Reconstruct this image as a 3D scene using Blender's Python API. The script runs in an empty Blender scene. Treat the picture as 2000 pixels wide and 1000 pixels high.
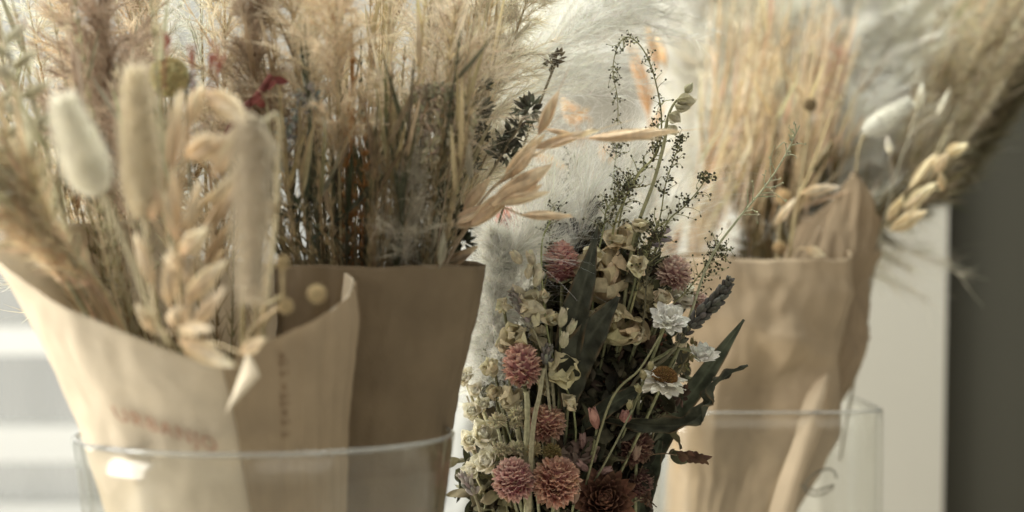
import bpy, math
import numpy as np
from mathutils import noise, Vector

rng = np.random.default_rng(11)
PI = math.pi
PX = 3333.33          # focal length in photo pixels (60 mm lens on a 36 mm, 2000 px wide frame)
CZ = 1.30             # camera height

sc = bpy.context.scene
COL = sc.collection

# ------------------------------------------------------------------ camera, world, lights, exposure
cam_d = bpy.data.cameras.new('camera'); cam = bpy.data.objects.new('camera', cam_d); COL.objects.link(cam)
cam.location = (0, 0, CZ); cam.rotation_euler = (PI/2, 0, 0)
cam_d.lens = 60; cam_d.sensor_width = 36; cam_d.clip_start = .05; cam_d.clip_end = 60
cam_d.dof.use_dof = True; cam_d.dof.focus_distance = .895; cam_d.dof.aperture_fstop = 4.0
sc.camera = cam

world = bpy.data.worlds.new('World'); sc.world = world; world.use_nodes = True
bg = world.node_tree.nodes['Background']
bg.inputs[0].default_value = (.95, .93, .84, 1); bg.inputs[1].default_value = .33

def area(name, loc, target, sx, sy, power, color):
    l = bpy.data.lights.new(name, 'AREA'); l.shape = 'RECTANGLE'; l.size = sx; l.size_y = sy
    l.energy = power; l.color = color
    o = bpy.data.objects.new(name, l); COL.objects.link(o); o.location = loc
    o.rotation_euler = (Vector(target)-Vector(loc)).to_track_quat('-Z', 'Y').to_euler()
    return o
area('window_light', (-1.40, .62, 1.48), (-.05, .90, 1.22), .7, .9, 36, (1, .97, .90))
area('overhead_fill_light', (-.08, 1.08, 2.25), (.06, .93, 1.25), .8, .5, 20, (.95, 1, .95))  # added lamp above the bouquet to lift the white plumes
area('rear_window_light', (-.85, 1.62, 1.92), (-.08, .85, 1.32), .7, .6, 9, (1, .94, .83))
area('front_fill_light', (.5, -.3, 2.3), (.25, 1.2, 1.2), 1.2, 1.2, 6.5, (1, .95, .86))  # added fill from above and behind the camera to brighten the fronts

sc.view_settings.view_transform = 'Standard'; sc.view_settings.look = 'None'
sc.view_settings.exposure = 0; sc.view_settings.gamma = 1; sc.view_settings.use_curve_mapping = False
sc.render.engine = 'CYCLES'
sc.cycles.max_bounces = 12; sc.cycles.transparent_max_bounces = 24
sc.cycles.diffuse_bounces = 4; sc.cycles.caustics_reflective = False; sc.cycles.caustics_refractive = False

# ------------------------------------------------------------------ helpers
def P(x, y, d): return np.array([(x-1000)*d/PX, d, CZ-(y-500)*d/PX])
def S(p, d=.9): return p*d/PX
def V3(*a): return np.array(a, float)
def nz(v):
    v = np.asarray(v, float); return v/np.maximum(np.linalg.norm(v, axis=-1, keepdims=True), 1e-9)
def arr(x, n):
    x = np.asarray(x, float)
    return np.full(n, float(x)) if x.ndim == 0 else x
def colr(c, n, var=0.0):
    c = np.asarray(c, float)
    if c.ndim == 1: c = np.tile(c, (n, 1))
    if var: c = c*(1+var*rng.normal(size=(n, 1)))*(1+.25*var*rng.normal(size=(n, 3)))
    return np.clip(c, .002, .95)
def smooth(pts, n):
    p = np.asarray(pts, float)
    if len(p) == 2: p = np.array([p[0], (p[0]+p[1])/2, p[1]])
    e = np.vstack([2*p[0]-p[1], p, 2*p[-1]-p[-2]])
    out = []
    for u in np.linspace(0, len(p)-1-1e-6, n):
        i = int(u); t = u-i
        a, b, c, d = e[i], e[i+1], e[i+2], e[i+3]
        out.append(.5*((2*b)+(c-a)*t+(2*a-5*b+4*c-d)*t*t+(3*b-3*c+d-a)*t**3))
    return np.array(out)

class MB:
    def __init__(s): s.V = []; s.Q = []; s.C = []; s.n = 0
    def add(s, v, q, c):
        v = v.reshape(-1, 3); s.V.append(v); s.Q.append(q.reshape(-1, 4)+s.n); s.C.append(c.reshape(-1, 3)); s.n += len(v)
    def build(s, name, mat, parent=None, origin=None, shade=True):
        V = np.vstack(s.V); Q = np.vstack(s.Q); C = np.vstack(s.C)
        if parent is not None:
            o0 = np.array(parent['_o']); org = o0
        else:
            org = np.array(origin if origin is not None else V[V[:, 2].argmin()]); o0 = org
        V = V-org
        me = bpy.data.meshes.new(name)
        me.vertices.add(len(V)); me.vertices.foreach_set('co', V.ravel().astype(np.float32))
        me.loops.add(len(Q)*4); me.loops.foreach_set('vertex_index', Q.ravel().astype(np.int32))
        me.polygons.add(len(Q)); me.polygons.foreach_set('loop_start', np.arange(0, len(Q)*4, 4, dtype=np.int32))
        me.polygons.foreach_set('use_smooth', np.full(len(Q), shade))
        me.update(calc_edges=True)
        at = me.color_attributes.new('Col', 'FLOAT_COLOR', 'POINT')
        at.data.foreach_set('color', np.hstack([C, np.ones((len(C), 1))]).ravel().astype(np.float32))
        me.materials.append(mat)
        o = bpy.data.objects.new(name, me); COL.objects.link(o)
        if parent is not None: o.parent = parent
        else: o.location = org
        o['_o'] = [float(q) for q in org]
        return o

def grid_quads(N, A, B, wrap=False):
    """quads of N grids of A x B vertices (B wraps when asked)"""
    a = np.arange(A-1)[:, None]; b = np.arange(B if wrap else B-1)[None, :]; b2 = (b+1) % B
    q = np.stack([a*B+b, a*B+b2, (a+1)*B+b2, (a+1)*B+b], -1).reshape(-1, 4)
    return (q[None]+(np.arange(N)*A*B)[:, None, None]).reshape(-1, 4)

def tubes(mb, paths, r, sides=5, c0=(.4,.3,.2), c1=None, var=.1):
    paths = np.asarray(paths, float)
    if paths.ndim == 2: paths = paths[None]
    N, K, _ = paths.shape
    r = np.broadcast_to(np.asarray(r, float), (N, K))
    T = nz(np.gradient(paths, axis=1))
    ref = np.where(np.abs(T[:, :1, 2:3]) > .9, V3(1, 0, .1), V3(0, .1, 1))[:, 0]
    u = nz(np.cross(T[:, 0], ref)); U = np.zeros_like(paths)
    for k in range(K):
        u = nz(u-T[:, k]*np.sum(u*T[:, k], -1, keepdims=True)); U[:, k] = u
    W = np.cross(T, U)
    a = np.linspace(0, 2*PI, sides, endpoint=False)
    v = paths[:, :, None]+r[:, :, None, None]*(U[:, :, None]*np.cos(a)[None, None, :, None]+W[:, :, None]*np.sin(a)[None, None, :, None])
    C0 = colr(c0, N, var); C1 = C0 if c1 is None else colr(c1, N, var)
    t = np.linspace(0, 1, K)[None, :, None, None]
    c = C0[:, None, None]*(1-t)+C1[:, None, None]*t+np.zeros((N, K, sides, 3))
    mb.add(v, grid_quads(N, K, sides, True), c)

def ells(mb, ctr, dirs, L, W, rings=6, sides=6, **k):
    ctr = np.atleast_2d(ctr); N = len(ctr); dirs = nz(np.broadcast_to(dirs, (N, 3)))
    L = arr(L, N); W = arr(W, N)
    t = (1-np.cos(np.linspace(0, PI, rings)))/2
    p = ctr[:, None]+dirs[:, None]*(t-.5)[None, :, None]*L[:, None, None]
    r = W[:, None]/2*np.maximum(np.sqrt(np.clip(1-(2*t-1)**2, 0, 1)), .03)[None]
    tubes(mb, p, r, sides, **k)

def blades(mb, base, dirs, nrm, L, W, nu=6, nv=4, p=1., q=1., cup=.25, bend=.2, wr=0., c0=(.5,.4,.3), c1=None, var=.1, twist=0., pinch=.05):
    base = np.atleast_2d(base).astype(float); N = len(base)
    dirs = nz(np.broadcast_to(dirs, (N, 3))); nrm = np.broadcast_to(nrm, (N, 3))
    nrm = nz(nrm-dirs*np.sum(nrm*dirs, -1, keepdims=True)); side = np.cross(dirs, nrm)
    L = arr(L, N); W = arr(W, N); b = arr(bend, N); b = np.where(np.abs(b) < 1e-3, 1e-3, b)
    t = np.linspace(0, 1, nu+1); s = np.linspace(-1, 1, nv+1)
    prof = np.maximum(np.abs(np.sin(PI*t**p))**q, pinch*(1-t)+.015)
    bt = b[:, None]*t[None]
    ctr = base[:, None]+L[:, None, None]*(dirs[:, None]*(np.sin(bt)/b[:, None])[..., None]+nrm[:, None]*((1-np.cos(bt))/b[:, None])[..., None])
    nl = nrm[:, None]*np.cos(bt)[..., None]-dirs[:, None]*np.sin(bt)[..., None]
    sd = side[:, None]+0*nl
    if np.any(np.asarray(twist) != 0):
        a = arr(twist, N)[:, None]*t[None]
        sd, nl = sd*np.cos(a)[..., None]+nl*np.sin(a)[..., None], nl*np.cos(a)[..., None]-sd*np.sin(a)[..., None]
    hw = (W[:, None]/2*prof[None])
    off = np.broadcast_to(cup*W[:, None, None]*(s**2)[None, None]*prof[None, :, None], (N, nu+1, nv+1)).copy()
    sw = np.zeros((N, nu+1, nv+1))
    if wr:
        for _ in range(4):
            f = rng.uniform(-1, 1, (N, 2))*np.array([5, 9]); ph = rng.uniform(0, 6.3, (N, 1, 1))
            w_ = np.sin(f[:, :1, None]*s[None, None]+f[:, 1:, None]*t[None, :, None]+ph)
            off += wr*.45*W[:, None, None]*w_*(.25+t)[None, :, None]
            sw += wr*.2*np.cos(f[:, :1, None]*s[None, None]*1.3+f[:, 1:, None]*t[None, :, None]+ph*2)
    v = ctr[:, :, None]+sd[:, :, None]*(hw[:, :, None]*(s[None, None]+sw))[..., None]+nl[:, :, None]*off[..., None]
    C0 = colr(c0, N, var); C1 = C0 if c1 is None else colr(c1, N, var)
    tt = t[None, :, None, None]
    c = C0[:, None, None]*(1-tt)+C1[:, None, None]*tt+np.zeros(v.shape)
    mb.add(v, grid_quads(N, nu+1, nv+1), c)

def hairs(mb, roots, dirs, L, w, bend=None, K=3, c0=(.7,.65,.5), c1=None, var=.1):
    N = len(roots); dirs = nz(dirs); L = arr(L, N); w = arr(w, N)
    side = nz(np.cross(dirs, rng.normal(size=(N, 3))))
    t = np.linspace(0, 1, K+1)
    p = roots[:, None]+dirs[:, None]*(L[:, None]*t[None])[..., None]
    if bend is not None: p = p+bend[:, None]*(L[:, None]*t[None]**2)[..., None]
    h = (w[:, None]*(1-.85*t)[None]/2)[..., None]
    v = np.stack([p-side[:, None]*h, p+side[:, None]*h], 2)
    C0 = colr(c0, N, var); C1 = C0 if c1 is None else colr(c1, N, var)
    tt = t[None, :, None, None]
    c = C0[:, None, None]*(1-tt)+C1[:, None, None]*tt+np.zeros(v.shape)
    mb.add(v, grid_quads(N, K+1, 2), c)

def thing(name, label, cat, base, group=None, kind=None):
    o = bpy.data.objects.new(name, None); o.empty_display_size = .01; COL.objects.link(o); o.location = base
    o['_o'] = [float(q) for q in base]
    return tag(o, label, cat, group, kind)
def tag(o, label, cat=None, group=None, kind=None):
    o['label'] = label
    if cat: o['category'] = cat
    if group: o['group'] = group
    if kind: o['kind'] = kind
    return o

# ------------------------------------------------------------------ materials
def newmat(name):
    m = bpy.data.materials.new(name); m.use_nodes = True; nt = m.node_tree; nt.nodes.clear()
    return m, nt, nt.nodes.new, nt.links.new
def plant_mat(name, transl=.3, nscale=400, namp=.25, bump=.15, bscale=900, spec=.15, stretch=None):
    m, nt, N, Lk = newmat(name)
    out = N('ShaderNodeOutputMaterial'); a = N('ShaderNodeAttribute'); a.attribute_name = 'Col'
    tc = N('ShaderNodeTexCoord'); no = N('ShaderNodeTexNoise'); no.inputs['Scale'].default_value = nscale; no.inputs['Detail'].default_value = 5
    mp = N('ShaderNodeMapping'); Lk(tc.outputs['Object'], mp.inputs[0])
    if stretch: mp.inputs['Scale'].default_value = stretch
    Lk(mp.outputs[0], no.inputs['Vector'])
    mr = N('ShaderNodeMapRange'); mr.inputs[1].default_value = .3; mr.inputs[2].default_value = .7
    mr.inputs[3].default_value = 1-namp; mr.inputs[4].default_value = 1+namp*.6; Lk(no.outputs[0], mr.inputs[0])
    geo = N('ShaderNodeNewGeometry'); mr2 = N('ShaderNodeMapRange'); mr2.inputs[3].default_value = .86; mr2.inputs[4].default_value = 1.12
    Lk(geo.outputs['Random Per Island'], mr2.inputs[0])
    mu = N('ShaderNodeMath'); mu.operation = 'MULTIPLY'; Lk(mr.outputs[0], mu.inputs[0]); Lk(mr2.outputs[0], mu.inputs[1])
    vm = N('ShaderNodeVectorMath'); vm.operation = 'SCALE'; Lk(a.outputs['Color'], vm.inputs[0]); Lk(mu.outputs[0], vm.inputs['Scale'])
    bs = N('ShaderNodeBsdfPrincipled'); bs.inputs['Roughness'].default_value = .75; bs.inputs['Specular IOR Level'].default_value = spec
    Lk(vm.outputs[0], bs.inputs['Base Color'])
    if bump:
        n2 = N('ShaderNodeTexNoise'); n2.inputs['Scale'].default_value = bscale; n2.inputs['Detail'].default_value = 4; Lk(mp.outputs[0], n2.inputs['Vector'])
        bp = N('ShaderNodeBump'); bp.inputs['Strength'].default_value = bump; bp.inputs['Distance'].default_value = .001
        Lk(n2.outputs[0], bp.inputs['Height']); Lk(bp.outputs[0], bs.inputs['Normal'])
    if transl:
        tr = N('ShaderNodeBsdfTranslucent'); Lk(vm.outputs[0], tr.inputs[0])
        mx = N('ShaderNodeMixShader'); mx.inputs[0].default_value = transl
        Lk(bs.outputs[0], mx.inputs[1]); Lk(tr.outputs[0], mx.inputs[2]); Lk(mx.outputs[0], out.inputs[0])
    else: Lk(bs.outputs[0], out.inputs[0])
    return m
M_FLUFF = plant_mat('fluffy_hair', .42, 60, .12, 0)
M_STEM = plant_mat('dry_stem', .05, 500, .3, .3, 1500)
M_HUSK = plant_mat('dry_husk', .35, 300, .22, .35, 900, stretch=(1, 1, .25))
M_PETAL = plant_mat('papery_petal', .35, 350, .22, .5, 700)
M_BRACT = plant_mat('flower_bract', .25, 500, .2, .2, 1200)
M_LEAF = plant_mat('dry_leaf', .20, 110, .55, .5, 700, .22)
M_SEED = plant_mat('seed', 0, 600, .3, .2, 1500)

def simple(name, col, rough=.7, nscale=6, namp=.08, bump=0, bscale=200, spec=.3, transl=0):
    m, nt, N, Lk = newmat(name); out = N('ShaderNodeOutputMaterial')
    bs = N('ShaderNodeBsdfPrincipled'); bs.inputs['Roughness'].default_value = rough; bs.inputs['Specular IOR Level'].default_value = spec
    tc = N('ShaderNodeTexCoord'); no = N('ShaderNodeTexNoise'); no.inputs['Scale'].default_value = nscale; no.inputs['Detail'].default_value = 6
    Lk(tc.outputs['Object'], no.inputs['Vector'])
    cr = N('ShaderNodeValToRGB'); cr.color_ramp.elements[0].position = .3; cr.color_ramp.elements[1].position = .7
    cr.color_ramp.elements[0].color = tuple(c*(1-namp) for c in col)+(1,); cr.color_ramp.elements[1].color = tuple(min(1, c*(1+namp)) for c in col)+(1,)
    Lk(no.outputs[0], cr.inputs[0]); Lk(cr.outputs[0], bs.inputs['Base Color'])
    if bump:
        n2 = N('ShaderNodeTexNoise'); n2.inputs['Scale'].default_value = bscale; n2.inputs['Detail'].default_value = 6; Lk(tc.outputs['Object'], n2.inputs['Vector'])
        bp = N('ShaderNodeBump'); bp.inputs['Strength'].default_value = bump; bp.inputs['Distance'].default_value = .001
        Lk(n2.outputs[0], bp.inputs['Height']); Lk(bp.outputs[0], bs.inputs['Normal'])
    if transl:
        tr = N('ShaderNodeBsdfTranslucent'); Lk(cr.outputs[0], tr.inputs[0])
        mx = N('ShaderNodeMixShader'); mx.inputs[0].default_value = transl
        Lk(bs.outputs[0], mx.inputs[1]); Lk(tr.outputs[0], mx.inputs[2]); Lk(mx.outputs[0], out.inputs[0])
    else: Lk(bs.outputs[0], out.inputs[0])
    return m
M_PAPER_A = simple('kraft_paper_pale', (.66, .57, .435), .8, 40, .10, .25, 700, .15, .22)
M_PAPER_B = simple('kraft_paper_shaded', (.18, .135, .085), .8, 40, .12, .25, 700, .15, .10)  # kraft tone darkened to carry the shade on wrap 2
M_PAPER_C = simple('kraft_paper_tan', (.39, .30, .20), .75, 30, .14, .25, 600, .2, .15)
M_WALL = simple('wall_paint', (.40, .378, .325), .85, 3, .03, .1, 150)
M_DARK = simple('dark_olive_wall', (.047, .044, .032), .8, 4, .06, .1, 150)
M_WHITE = simple('white_gloss_paint', (.62, .62, .59), .4, 5, .02)
M_TABLE = simple('pale_tabletop', (.66, .62, .54), .5, 8, .06)
M_INK = simple('faded_red_ink', (.42, .25, .17), .8, 500, .3)
M_INK2 = simple('faded_brown_ink', (.20, .13, .075), .8, 500, .3)

def glass_mat():
    m, nt, N, Lk = newmat('clear_glass'); out = N('ShaderNodeOutputMaterial')
    tr = N('ShaderNodeBsdfTransparent'); tr.inputs[0].default_value = (.985, .985, .975, 1)
    gl = N('ShaderNodeBsdfGlossy'); gl.inputs['Roughness'].default_value = .13; gl.inputs[0].default_value = (.95, .96, .94, 1)
    fr = N('ShaderNodeLayerWeight'); fr.inputs[0].default_value = .5
    pw = N('ShaderNodeMath'); pw.operation = 'POWER'; pw.inputs[1].default_value = 4.5; Lk(fr.outputs['Facing'], pw.inputs[0])
    ma = N('ShaderNodeMath'); ma.operation = 'MULTIPLY_ADD'; ma.inputs[1].default_value = .6; ma.inputs[2].default_value = .035; Lk(pw.outputs[0], ma.inputs[0])
    mx = N('ShaderNodeMixShader'); Lk(ma.outputs[0], mx.inputs[0]); Lk(tr.outputs[0], mx.inputs[1]); Lk(gl.outputs[0], mx.inputs[2]); Lk(mx.outputs[0], out.inputs[0])
    return m
M_GLASS = glass_mat()
def rim_mat():
    m, nt, N, Lk = newmat('glass_rim'); out = N('ShaderNodeOutputMaterial')
    bs = N('ShaderNodeBsdfPrincipled'); bs.inputs['Base Color'].default_value = (.93, .94, .90, 1); bs.inputs['Roughness'].default_value = .12
    bs.inputs['Transmission Weight'].default_value = .75; bs.inputs['IOR'].default_value = 1.5; Lk(bs.outputs[0], out.inputs[0]); return m
M_RIM = rim_mat()
def emit(name, c, s):
    m, nt, N, Lk = newmat(name); out = N('ShaderNodeOutputMaterial'); e = N('ShaderNodeEmission')
    tc = N('ShaderNodeTexCoord'); no = N('ShaderNodeTexNoise'); no.inputs['Scale'].default_value = 2.5; Lk(tc.outputs['Object'], no.inputs['Vector'])
    cr = N('ShaderNodeValToRGB'); cr.color_ramp.elements[0].color = tuple(x*.9 for x in c)+(1,); cr.color_ramp.elements[1].color = c+(1,)
    Lk(no.outputs[0], cr.inputs[0]); Lk(cr.outputs[0], e.inputs[0]); e.inputs[1].default_value = s; Lk(e.outputs[0], out.inputs[0]); return m

# ------------------------------------------------------------------ setting
def box(mb, x0, x1, y0, y1, z0, z1):
    v = np.array([[x, y, z] for z in (z0, z1) for y in (y0, y1) for x in (x0, x1)], float)
    q = np.array([[0, 2, 3, 1], [4, 5, 7, 6], [0, 1, 5, 4], [2, 6, 7, 3], [0, 4, 6, 2], [1, 3, 7, 5]])
    mb.add(v, q, np.full((8, 3), .6))
def prism(mb, poly, y0, y1):
    n = len(poly); a = [(x, y0, z) for x, z in poly]; b = [(x, y1, z) for x, z in poly]
    assert n == 4
    q = [[0, 1, 2, 3], [7, 6, 5, 4]]+[[i, i+4, (i+1) % 4+4, (i+1) % 4] for i in range(4)]
    mb.add(np.array(a+b, float), np.array(q), np.full((8, 3), .6))
def X(px, d): return (px-1000)*d/PX
def Z(py, d): return CZ-(py-500)*d/PX

WD = 2.05   # back wall distance
mb = MB(); box(mb, X(905, WD), X(2300, WD), WD, WD+.1, .3, 2.7)
tag(mb.build('wall_back', M_WALL, shade=False), 'cream painted wall behind the flowers', kind='structure')
mb = MB(); box(mb, X(-1500, WD), X(905, WD), WD, WD+.1, Z(1000, WD)-.9, Z(1010, WD)); box(mb, X(-1500, WD), X(905, WD), WD, WD+.1, Z(-420, WD), 2.7)
tag(mb.build('wall_under_window', M_WALL, shade=False), 'cream wall around the window', kind='structure')
# pillar on the right with a leaning edge, dark wall past it
PD = 1.55
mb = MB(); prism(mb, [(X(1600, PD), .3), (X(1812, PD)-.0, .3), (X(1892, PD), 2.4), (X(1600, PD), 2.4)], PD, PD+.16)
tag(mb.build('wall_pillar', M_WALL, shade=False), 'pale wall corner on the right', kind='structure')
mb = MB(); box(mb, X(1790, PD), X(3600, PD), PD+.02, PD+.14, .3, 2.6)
tag(mb.build('wall_dark', M_DARK, shade=False), 'dark olive wall on the right', kind='structure')
mb = MB(); box(mb, -.9, 1.2, .30, 1.60, .92, .95)
tag(mb.build('tabletop', M_TABLE, shade=False), 'pale counter under the vases', kind='structure')
mb = MB(); box(mb, -5, 3, -1, 6, -.05, 0)
tag(mb.build('floor', simple('floor', (.35, .30, .24), .6, 3, .1), shade=False), 'floor of the room', kind='structure')
# window
SKY = emit('bright_overcast', (.92, .92, .85), .74)
mb = MB(); box(mb, -3.2, .9, 3.2, 3.25, .2, 3.4)
tag(mb.build('sky', SKY, shade=False), 'bright overcast daylight outside the window', kind='structure')
win = thing('window', 'white framed window glowing behind the left bouquets', 'window', V3(X(300, WD), WD, Z(1000, WD)))
mb = MB()
for px in (-1000, -560, 330, 900): box(mb, X(px-16, WD), X(px+16, WD), WD-.02, WD+.03, Z(1010, WD), Z(-420, WD))
for py, h in ((1000, 20), (863, 34), (664, 26), (-140, 18), (-420, 20)): box(mb, X(-1500, WD), X(905, WD), WD-.03, WD+.025, Z(py+h, WD), Z(py-h, WD))
mb.build('frame', M_WHITE, win, shade=False)
mb = MB(); box(mb, X(-1500, WD), X(905, WD), WD+.035, WD+.038, Z(1010, WD), Z(-420, WD)); mb.build('pane', M_GLASS, win, shade=False)
def sheer_mat():
    m = simple('sheer_cloth', (.93, .89, .82), .9, 4, .05, transl=.7); nt = m.node_tree
    out = next(n for n in nt.nodes if n.type == 'OUTPUT_MATERIAL'); src = out.inputs[0].links[0].from_socket
    tr = nt.nodes.new('ShaderNodeBsdfTransparent'); mx = nt.nodes.new('ShaderNodeMixShader'); mx.inputs[0].default_value = .68
    nt.links.new(src, mx.inputs[1]); nt.links.new(tr.outputs[0], mx.inputs[2]); nt.links.new(mx.outputs[0], out.inputs[0]); return m
# sheer curtain hanging in the lower window
mb = MB(); K = 240
xs = np.linspace(X(-900, 2.25), X(560, 2.25), K); 
for z0, z1 in ((Z(1060, 2.25), Z(420, 2.25)),):
    yy = 2.25+.02*np.sin(xs*70)+.012*np.sin(xs*143+1)
    zz = np.linspace(z0, z1, 8)
    v = np.stack([np.stack([xs, yy, np.full(K, z)], -1) for z in zz]); mb.add(v, grid_quads(1, 8, K), np.full(v.shape, .6))
tag(mb.build('cafe_curtain', sheer_mat()), 'sheer white half curtain across the lower window', 'curtain')
# door frame strip and shelf board
tr = thing('door_frame', 'white vertical door frame on the cream wall, between the two big bouquets', 'frame', V3(X(1320, 2), 2, .3))
mb = MB(); box(mb, X(1288, 2.0), X(1350, 2.0), 1.985, WD-.002, .3, 2.6); mb.build('upright', M_WHITE, tr, shade=False)
mb = MB(); box(mb, X(905, 1.95), X(1283, 1.95), 1.93, WD-.002, Z(126, 1.95), Z(90, 1.95))
tag(mb.build('wall_shelf', M_WHITE, shade=False), 'thin white shelf high on the cream wall in the middle', 'shelf')

# ------------------------------------------------------------------ vases
def vase(name, label, cx, d, rtop, rbot, ytop, ybase_z, square=1., rimr=.0011):
    c = V3(X(cx, d), d, ybase_z); t = thing(name, label, 'vase', c)
    zt = Z(ytop, d); K = 20; sides = 72; th = .0032
    z = np.concatenate([np.linspace(ybase_z, zt, K), np.linspace(zt, ybase_z+.012, K)])
    f = np.concatenate([np.linspace(0, 1, K), np.linspace(1, 0, K)])
    r = rbot+(rtop-rbot)*f; r[K:] -= th
    z = np.concatenate([[ybase_z], z, [ybase_z+.012]]); r = np.concatenate([[.0005], r, [.0005]])
    a = np.linspace(0, 2*PI, sides, endpoint=False)
    ca, sa = np.cos(a), np.sin(a)
    k = (np.abs(ca)**(2*square)+np.abs(sa)**(2*square))**(-1/(2*square))
    v = np.stack([c[0]+r[:, None]*(ca*k)[None], c[1]+r[:, None]*(sa*k)[None], z[:, None]+0*a[None]], -1)
    mb = MB(); mb.add(v, grid_quads(1, len(z), sides, True), np.full(v.shape, .6)); mb.build('vase_body', M_GLASS, t)
    rr = rtop-th/2
    p = np.stack([c[0]+rr*ca*k, c[1]+rr*sa*k, np.full(sides, zt)], -1); p = np.vstack([p, p[:1]])
    mb = MB(); tubes(mb, p, np.full(sides+1, rimr), 8, c0=(.9, .9, .9), var=0); mb.build('rim', M_RIM, t)
    return t
TZ = .951
vase('glass_vase', 'clear tapered glass vase holding the paper wrapped bunches on the left', 520, .80, .0885, .052, 847, TZ)
vase('glass_vase', 'clear straight glass vase behind on the right, nearly square, by the pale wall', 1490, 1.17, .073, .071, 787, TZ, 3, .0009)
# loop of wire in the right vase
a = np.linspace(.3, 6.1, 40); c = P(1603, 942, 1.10)
p = np.stack([c[0]+S(26, 1.1)*np.cos(a)*1.1+S(12, 1.1)*np.sin(a), c[1]+.002*np.sin(2*a), c[2]+S(26, 1.1)*np.sin(a)], -1)
p = np.vstack([p, p[-1]+V3(-.012, 0, -.004), p[-1]+V3(-.026, 0, .001)])
mb = MB(); tubes(mb, p, np.full(len(p), .0007), 6, c0=(.22, .2, .16)); tag(mb.build('wire_loop', M_STEM), 'thin loop of dark twine against the glass of the right vase', 'twine')

# ------------------------------------------------------------------ paper wraps
def make_surf(d, rows, kd=.85, pw=1., rot=0., wr=.002, seed=0, folds=(), dents=(), crease=0.):
    rows = np.array(rows, float); cr = np.random.default_rng(seed+100); CL = [(a, cr.uniform(-1.3, 1.3), cr.uniform(520, 950), h) for a, h in zip(cr.uniform(0, PI, 13), cr.uniform(.4, 1, 13)*np.where(np.arange(13) % 2, 1, -1))]
    def surf(th, y, off=0.):
        cx = np.interp(y, rows[:, 0], rows[:, 1]); r = S(np.interp(y, rows[:, 0], rows[:, 2]), d)
        s, c = math.sin(th+rot), math.cos(th+rot)
        k = (abs(s)**(2*pw)+abs(c)**(2*pw))**(-1/(2*pw))
        s, c = math.sin(th)*k, math.cos(th)*k
        n1 = noise.noise(Vector((th*2.2+seed, y*.0045, seed*3.1))); n2 = abs(noise.noise(Vector((th*5+y*.006, y*.011-th, seed+9.))))
        n3 = abs(noise.noise(Vector((th*9-y*.01, y*.02, seed+4.))))
        g = min(1, max(0, (1400-y)/700))
        dr = wr*g*(1.6*n1-2.4*n2-.9*n3)
        if crease:
            for a, t0_, y0_, h in CL:
                tt_ = (th-t0_)/.75; yy_ = (y-y0_)/120; u_ = tt_*math.cos(a)+yy_*math.sin(a); w_ = tt_*math.sin(a)-yy_*math.cos(a)
                dr += crease*h*g*max(0, 1.2-abs(u_))*max(0, 1-abs(w_)/3)
        for a, w, h in folds: dr += h*max(0, 1-abs(th-a)/w)
        for a, yy, wa, wy, h in dents:
            q = abs(th-a)/wa+abs(y-yy)/wy
            if q < 1: dr += h*(1-q)
        rr = r+dr+off
        Y = d-rr*c*kd
        return V3(X(cx, d)+rr*s, Y, CZ-(y-500)*Y/PX)
    return surf
def wrap(name, label, surf, th0, th1, top, ybot, mat, nth=170, nv=90, group=None, flare=None):
    v = np.zeros((nv, nth, 3)); th = np.linspace(th0, th1, nth)
    for j, a in enumerate(th):
        yt = top(a)+1.2*math.sin(a*7+1)+.6*math.sin(a*17)
        for i in range(nv):
            t = i/(nv-1); y = yt+(ybot-yt)*t
            v[i, j] = surf(a, y, .0016*(a-th0)/(th1-th0))
            if flare: v[i, j] += flare(a, y, yt)
    mb = MB(); mb.add(v, grid_quads(1, nv, nth), np.full(v.shape, .5))
    o = mb.build(name, mat, origin=v[-1].mean(0))
    m = o.modifiers.new('thickness', 'SOLIDIFY'); m.thickness = .0003
    return tag(o, label, 'paper wrap', group)

# wrap 1: pale, front left
surf1 = make_surf(.77, [(380, 345, 375), (490, 335, 350), (560, 352, 325), (700, 388, 288), (840, 418, 252), (1000, 440, 226), (1400, 500, 140)], .80, 1.08, 0, .0006, 2, crease=.0015,
                  folds=((.62, .03, -.0012), (.80, .025, .0012), (1.0, .03, -.001), (-.55, .18, .0022)))
def top1(a):
    pts = [(-3.3, 420), (-2.2, 440), (-1.57, 478), (-1.2, 500), (-.9, 540), (-.5, 610), (-.1, 672), (.22, 712), (.30, 716), (.5, 680), (.8, 640), (1.15, 597), (1.5, 560), (1.9, 535), (2.6, 515), (3.3, 505)]
    return float(np.interp(a, [p[0] for p in pts], [p[1] for p in pts]))
w1 = wrap('kraft_wrap', 'pale kraft paper cone with faded red lettering, leftmost and nearest', surf1, -3.0, 3.35, top1, 1330, M_PAPER_A)
# overlapping flap, slightly proud of the cone, its shade put into a darker colour
def topf(a): return top1(a)-4
mbf = MB(); th = np.linspace(.27, 1.62, 70); v = np.zeros((70, 70, 3))
for j, a in enumerate(th):
    for i in range(70):
        y0 = topf(a); y = y0+(1330-y0)*i/69
        v[i, j] = surf1(a+ .10*(i/69)*(1.62-a), y, .0028+.0005*math.sin(a*31))
mbf.add(v, grid_quads(1, 70, 70), np.full(v.shape, .5))
fl = mbf.build('overlapping_flap', simple('kraft_paper_flap_shaded', (.34, .26, .17), .8, 40, .12, .25, 700, .15, .1), w1)
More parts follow.
